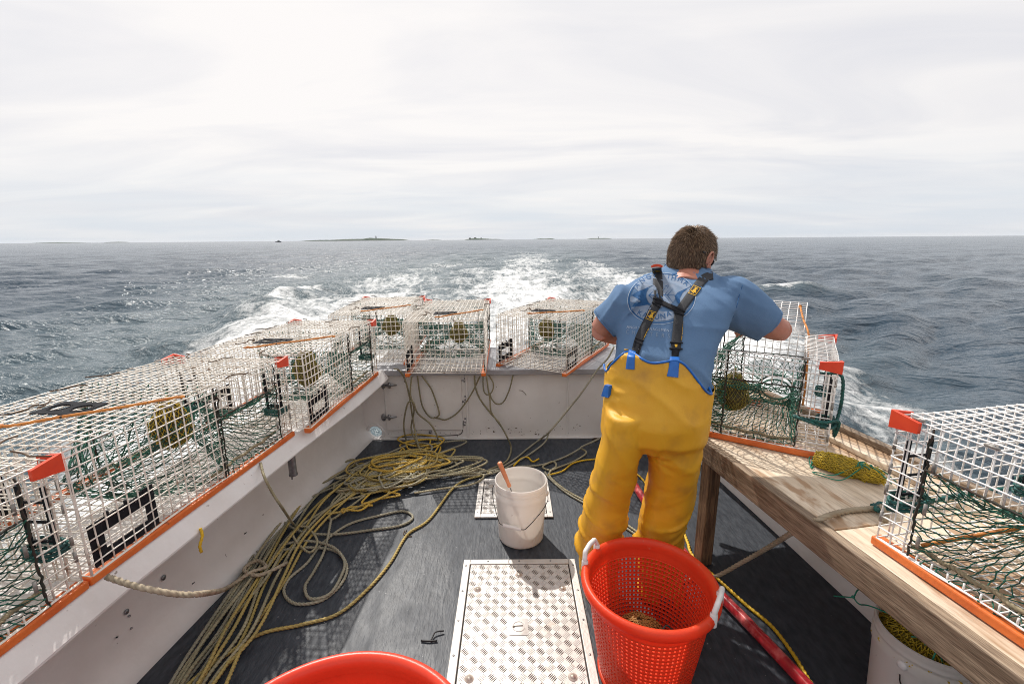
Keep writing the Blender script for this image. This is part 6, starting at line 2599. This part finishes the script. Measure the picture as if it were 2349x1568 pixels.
br.build("cross_piece", M['black'], man)
for grp in ((([(335, 1450), (470, 1500)], [30, 30], .012), ([(350, 1400), (490, 1440)], [24, 24], .012), ([(395, 1480), (350, 1660)], [105, 95], .010)),
            (([(925, 1470), (1140, 1480)], [30, 30], .012), ([(915, 1570), (1135, 1580)], [30, 30], .012), ([(1020, 1560), (1008, 1700)], [130, 120], .010))):
    br = MB()
    for pth, wd, of_ in grp:
        ribbon(br, pth, wd, bvhS, of_, r1, thick=0.005)
    br.build("brace_buckle", M['black'], man)
# red tab on the shoulder and yellow labels
br = MB()
ribbon(br, [(612, 214), (660, 196), (715, 190), (770, 198), (800, 216)], [34, 46, 50, 46, 34], bvhS, 0.010, r1, thick=0.008)
br.build("shoulder_tab", M['redtab'], man)


def label(corners):
    """black patch framed in yellow with a small yellow oilskin figure"""
    mbl = MB()
    A = [Vector(c) for c in corners]          # tl, tr, br, bl

    def f(u, v):
        p = A[0].lerp(A[1], u).lerp(A[3].lerp(A[2], u), v)
        return (p.x, p.y)
    W = 0.055
    for (u0, v0, u1, v1) in ((0, 0, 1, W), (0, 1 - W, 1, 1), (0, W, W, 1 - W), (1 - W, W, 1, 1 - W)):
        polydecal(mbl, [f(u0, v0), f(u1, v0), f(u1, v1), f(u0, v1)], bvhB, 0.0014, maxlen=30)
    for poly in ([(.34, .36), (.66, .36), (.74, .68), (.26, .68)], [(.40, .14), (.60, .14), (.58, .34), (.42, .34)], [(.30, .12), (.42, .20), (.40, .28), (.28, .22)], [(.70, .12), (.58, .20), (.60, .28), (.72, .22)],
                 [(.14, .60), (.86, .60), (.86, .71), (.14, .71)], [(.36, .72), (.46, .72), (.44, .86), (.38, .86)], [(.54, .72), (.64, .72), (.62, .86), (.56, .86)]):
        polydecal(mbl, [f(*q) for q in poly], bvhB, 0.0014, maxlen=30)
    return mbl


allb = MB()
for c in man.children:
    if c.name.startswith("brace") and c.name.split(".")[0] == "brace":
        o_ = allb.n
        allb.add([v.co + P_ROOT for v in c.data.vertices], [tuple(p.vertices) for p in c.data.polygons])
bvhB = BVHTree.FromPolygons([Vector(v) for v in allb.v], allb.f)
for cs in (((640, 232), (775, 226), (772, 292), (648, 304)), ((1320, 515), (1440, 570), (1345, 695), (1225, 650)), ((585, 935), (715, 975), (630, 1115), (520, 1075))):
    label([(x, y, 0) for x, y in cs]).build("label_patch", M['strapyel'], man)
for q, of_ in (([(565, 1232), (612, 1240), (570, 1320), (470, 1445), (520, 1320)], .003), ([(1142, 1118), (1192, 1125), (1120, 1440), (1112, 1430)], .003), ([(1000, 1515), (1045, 1515), (1040, 1558), (1008, 1558)], .008)):
    br = MB()
    polydecal(br, q, bvhB, of_, maxlen=20)
    if br.n:
        br.build("strap_edge", M['strapyel'], man)

# --- body: one continuous figure under the clothes
HC = aty(1585, 588, 2.315)
fd = Vector((0.79 * 0.94, 0.61 * 0.94, -0.34)).normalized()
rr_ = fd.cross(Vector((0, 0, 1))).normalized()
uu = rr_.cross(fd).normalized()
HM = Matrix((rr_, fd, uu)).transposed()
HS, HF, HU = 0.094, 0.115, 0.134


def hp_(a, b_, c):
    return HC + rr_ * a + fd * b_ + uu * c


mb = MB()
mb.ball(HC, (HS, HF, HU), 0, 32, 22, mat3=HM)
mb.ball(hp_(0, .028, -.062), (.066, .078, .070), 0, 24, 16, mat3=HM)      # jaw
mb.ball(hp_(0, .098, -.018), (.014, .026, .026), 0, 14, 10, mat3=HM)      # nose
mb.ball(hp_(0, .090, -.062), (.030, .016, .010), 0, 14, 10, mat3=HM)      # lips
mb.ball(hp_(0, .086, .022), (.060, .022, .014), 0, 16, 10, mat3=HM)       # brow
mb.ball(hp_(0, .080, -.102), (.026, .022, .020), 0, 14, 10, mat3=HM)      # chin
for s in (-1, 1):
    mb.ball(hp_(s * .046, .072, -.030), (.030, .028, .028), 0, 14, 10, mat3=HM)
limb(mb, [hp_(0, -.015, -.03), hp_(0, -.030, -.085), aty(1578, 632, 2.29), aty(1572, 672, 2.19)], [.066, .068, .076, .10])
mb.loft([sec(a, b_, c, d, e, grow=-0.030) for a, b_, c, d, e in TORSO[:-3]])
# right arm out to the trap
eR = aty(1790, 757, 2.10)
wR = Vector((1.29, 2.36, 1.265))
limb(mb, [aty(1670, 690, 2.12), aty(1735, 730, 2.11), aty(1772, 750, 2.10), eR + Vector((.004, 0.015, 0))], [.075, .068, .060, .054])
limb(mb, [eR + Vector((.006, .0, .0)), eR.lerp(wR, .3), eR.lerp(wR, .7), wR], [.053, .052, .040, .031])
eL = aty(1377, 757, 2.17)
wL = Vector((0.68, 2.40, 1.17))
limb(mb, [aty(1440, 695, 2.12), aty(1402, 728, 2.14), eL], [.072, .062, .052])
limb(mb, [eL, eL.lerp(wL, .3), eL.lerp(wL, .7), wL], [.052, .050, .038, .030])


def hand(mb, wrist, dirv, palm_n, thumb_side):
    """palm with four curled fingers of different lengths and a thumb off the side"""
    d = Vector(dirv).normalized()
    n_ = (Vector(palm_n) - d * Vector(palm_n).dot(d)).normalized()
    s = d.cross(n_).normalized()
    m3 = Matrix((s, d, n_)).transposed()
    mb.ball(wrist + d * .050, (.042, .055, .017), 0, 18, 12, mat3=m3)
    for k, (o_, l_) in enumerate(((-.030, .064), (-.010, .076), (.011, .072), (.030, .056))):
        b0 = wrist + d * .088 + s * o_
        b1 = b0 + d * l_ * .45 + n_ * .004
        b2 = b1 + d * l_ * .30 + n_ * l_ * .34
        b3 = b2 + d * l_ * .06 + n_ * l_ * .34
        limb(mb, [b0 - d * .03, b0, b1, b2, b3], [.0095, .0098, .0092, .0085, .0070], n=10)
    t0 = wrist + d * .028 + s * thumb_side * .034
    t1 = t0 + d * .028 + s * thumb_side * .026 + n_ * .008
    t2 = t1 + d * .028 + s * thumb_side * .006 + n_ * .014
    limb(mb, [t0 - s * thumb_side * .02, t0, t1, t2], [.013, .0125, .0105, .008], n=10)


hand(mb, wR, (-0.15, 0.95, -0.25), (0, -.2, -1), -1)
hand(mb, wL, (0.55, 0.75, -0.30), (0, -.2, -1), 1)
# legs inside the trousers
for leg in (LEGL, LEGR):
    mb.loft([sec(a + (b_ - a) * .18, b_ - (b_ - a) * .18, c, d, e * .62) for a, b_, c, d, e in leg[:-1]])
mb.loft([sec(a, b_, c, d, e, grow=-0.03) for a, b_, c, d, e in WT[2:]])
body_me = blend_solid(mb, 0.0062, smooth=3)
local_mesh(body_me)
body_me.materials.append(M['skin'])
body = link("body", body_me, man)
# ears
for s in (-1, 1):
    mb = MB()
    pts = []
    for t in np.linspace(0, 1, 18):
        a = R(-60) + t * R(300)
        pts.append(hp_(s * (HS + .012 + .006 * math.sin(a)), -.006 - .018 * math.cos(a) * 1.0, -.012 + .033 * math.sin(a)) - P_ROOT)
    mb.tube(pts, [.0055 + .0025 * (t > .75) for t in np.linspace(0, 1, 18)], 8)
    m3 = Matrix((rr_, fd, uu)).transposed()
    mb.ball(hp_(s * (HS + .006), -.004, -.012) - P_ROOT, (.009, .017, .030), 0, 14, 10, mat3=m3)
    mb.ball(hp_(s * (HS + .006), .004, -.044) - P_ROOT, (.008, .010, .012), 0, 12, 8, mat3=m3)
    mb.build("ear", M['skin'], man)
# sunglasses
mb = MB()
for s in (-1, 1):
    lens = [hp_(s * .038 + .031 * math.cos(a), .116 - .012 * abs(s * .038 + .031 * math.cos(a)) / .05, .004 + .023 * math.sin(a)) - P_ROOT for a in np.linspace(0, 2 * math.pi, 20, endpoint=False)]
    mb.tube(lens, .0036, 6, closed=True)
    c_ = sum(lens, Vector()) / 20
    mb.add([c_] + lens, [(0, 1 + i, 1 + (i + 1) % 20) for i in range(20)])
    mb.tube(spline([hp_(s * .070, .108, .010) - P_ROOT, hp_(s * .088, .085, .010) - P_ROOT, hp_(s * .097, .03, .012) - P_ROOT, hp_(s * .098, -.02, .012) - P_ROOT, hp_(s * .094, -.06, .004) - P_ROOT], .008), .0042, 6)
mb.tube([hp_(-.008, .118, .008) - P_ROOT, hp_(.008, .118, .008) - P_ROOT], .0035, 6)
mb.build("sunglasses", M['lens'], man)


# hair: short strands over the scalp
def hair_ok(a, b_, c):
    """unit head coordinates: a right, b front, c up"""
    if c > 0.20:
        return b_ < 0.62 + 0.25 * (c - .2)
    if c > -0.08:
        return b_ < 0.22
    # nape line drops toward the left, rises toward the right ear
    return b_ < -0.10 and c > -0.66 + 0.16 * max(0, a)


mb = MB()
cap = MB()
nv_, nu_ = 30, 48
vs, fs, ok_ = [], [], []
for i in range(nv_ + 1):
    th = math.pi * i / nv_
    for j in range(nu_):
        a_ = 2 * math.pi * j / nu_
        x, y, z = math.sin(th) * math.cos(a_), math.sin(th) * math.sin(a_), math.cos(th)
        vs.append(hp_(x * (HS + .006), y * (HF + .006), z * (HU + .007)) - P_ROOT)
        ok_.append(hair_ok(x, y, z))
for i in range(nv_):
    for j in range(nu_):
        q = (i * nu_ + j, i * nu_ + (j + 1) % nu_, (i + 1) * nu_ + (j + 1) % nu_, (i + 1) * nu_ + j)
        if all(ok_[k] for k in q):
            fs.append(q)
mb.add(vs, fs, 0)
crown = Vector((0.05, -0.35, 0.92)).normalized()
cnt = 0
while cnt < 9000:
    v = Vector((rng.gauss(0, 1), rng.gauss(0, 1), rng.gauss(0, 1))).normalized()
    if not hair_ok(v.x, v.y, v.z):
        continue
    cnt += 1
    base = Vector((v.x * (HS + .004), v.y * (HF + .004), v.z * (HU + .005)))
    n_ = Vector((v.x / HS, v.y / HF, v.z / HU)).normalized()
    away = v - crown
    tg = (away - n_ * away.dot(n_))
    tg = tg.normalized() if tg.length > 1e-4 else Vector((0, 1, 0))
    top_ = max(0, v.z)
    front = max(0, v.y)
    lift = 0.35 + 0.35 * top_ + 0.5 * front * top_ + rng.gauss(0, .12)
    ln = (0.020 + 0.012 * top_ + 0.010 * front * top_) * rng.uniform(0.75, 1.2)
    d1 = (tg + n_ * lift + Vector((rng.gauss(0, .15), rng.gauss(0, .15), rng.gauss(0, .15)))).normalized()
    d2 = (d1 + tg * 0.35 - Vector((0, 0, .12))).normalized()
    b0 = base
    b1 = base + d1 * ln * .55
    b2 = b1 + d2 * ln * .55
    pts = [hp_(*b0) - P_ROOT, hp_(*b1) - P_ROOT, hp_(*b2) - P_ROOT]
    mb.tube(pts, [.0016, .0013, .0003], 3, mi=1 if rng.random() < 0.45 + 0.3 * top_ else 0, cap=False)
# the tufts standing up at the front
for k in range(140):
    b0 = Vector((0.035 + rng.gauss(0, .008), .075 + rng.gauss(0, .008), HU * .72))
    d1 = Vector((rng.gauss(.1, .15), rng.gauss(.35, .2), 1)).normalized()
    mb.tube([hp_(*b0) - P_ROOT, hp_(*(b0 + d1 * .025)) - P_ROOT, hp_(*(b0 + d1 * .045 + Vector((.004, .004, 0)))) - P_ROOT], [.0012, .001, .0002], 3, mi=1, cap=False)
mb.build("hair", [M['hair'], M['hairlit']], man)
# boots
for pxx, nm in ((1378, 'l'), (1512, 'r')):
    c_ = aty(pxx, 1352, 1.945)
    mb = MB()
    rings = []
    for t, hw, hh in ((-.13, .030, .055), (-.11, .044, .075), (-.04, .048, .10), (.03, .046, .11), (.09, .050, .075), (.15, .050, .055), (.185, .034, .04)):
        rings.append([(hw * math.cos(a) + c_.x - P_ROOT.x, c_.y + t - P_ROOT.y, 0.003 + hh * .5 + hh * .5 * math.sin(a)) for a in np.linspace(0, 2 * math.pi, 16, endpoint=False)])
    mb.loft(rings)
    mb.build("boot", M['navyboot'], man)

# ------------------------------------------------------------------ the air over the water
mb = MB()
mb.box((-16000, -16000, SEA_Z - 2.5), (16000, 16000, 70))
hm = bpy.data.materials.new("sea_haze")
hm.use_nodes = True
ht = hm.node_tree
ht.nodes.clear()
ho_ = ht.nodes.new("ShaderNodeOutputMaterial")
hv_ = ht.nodes.new("ShaderNodeVolumePrincipled")
hv_.inputs["Color"].default_value = (0.93, 0.95, 0.97, 1)
hv_.inputs["Density"].default_value = 0.000014
hv_.inputs["Anisotropy"].default_value = 0.2
ht.links.new(hv_.outputs[0], ho_.inputs["Volume"])
tag(mb.build("haze", hm, smooth=False), kind='stuff')
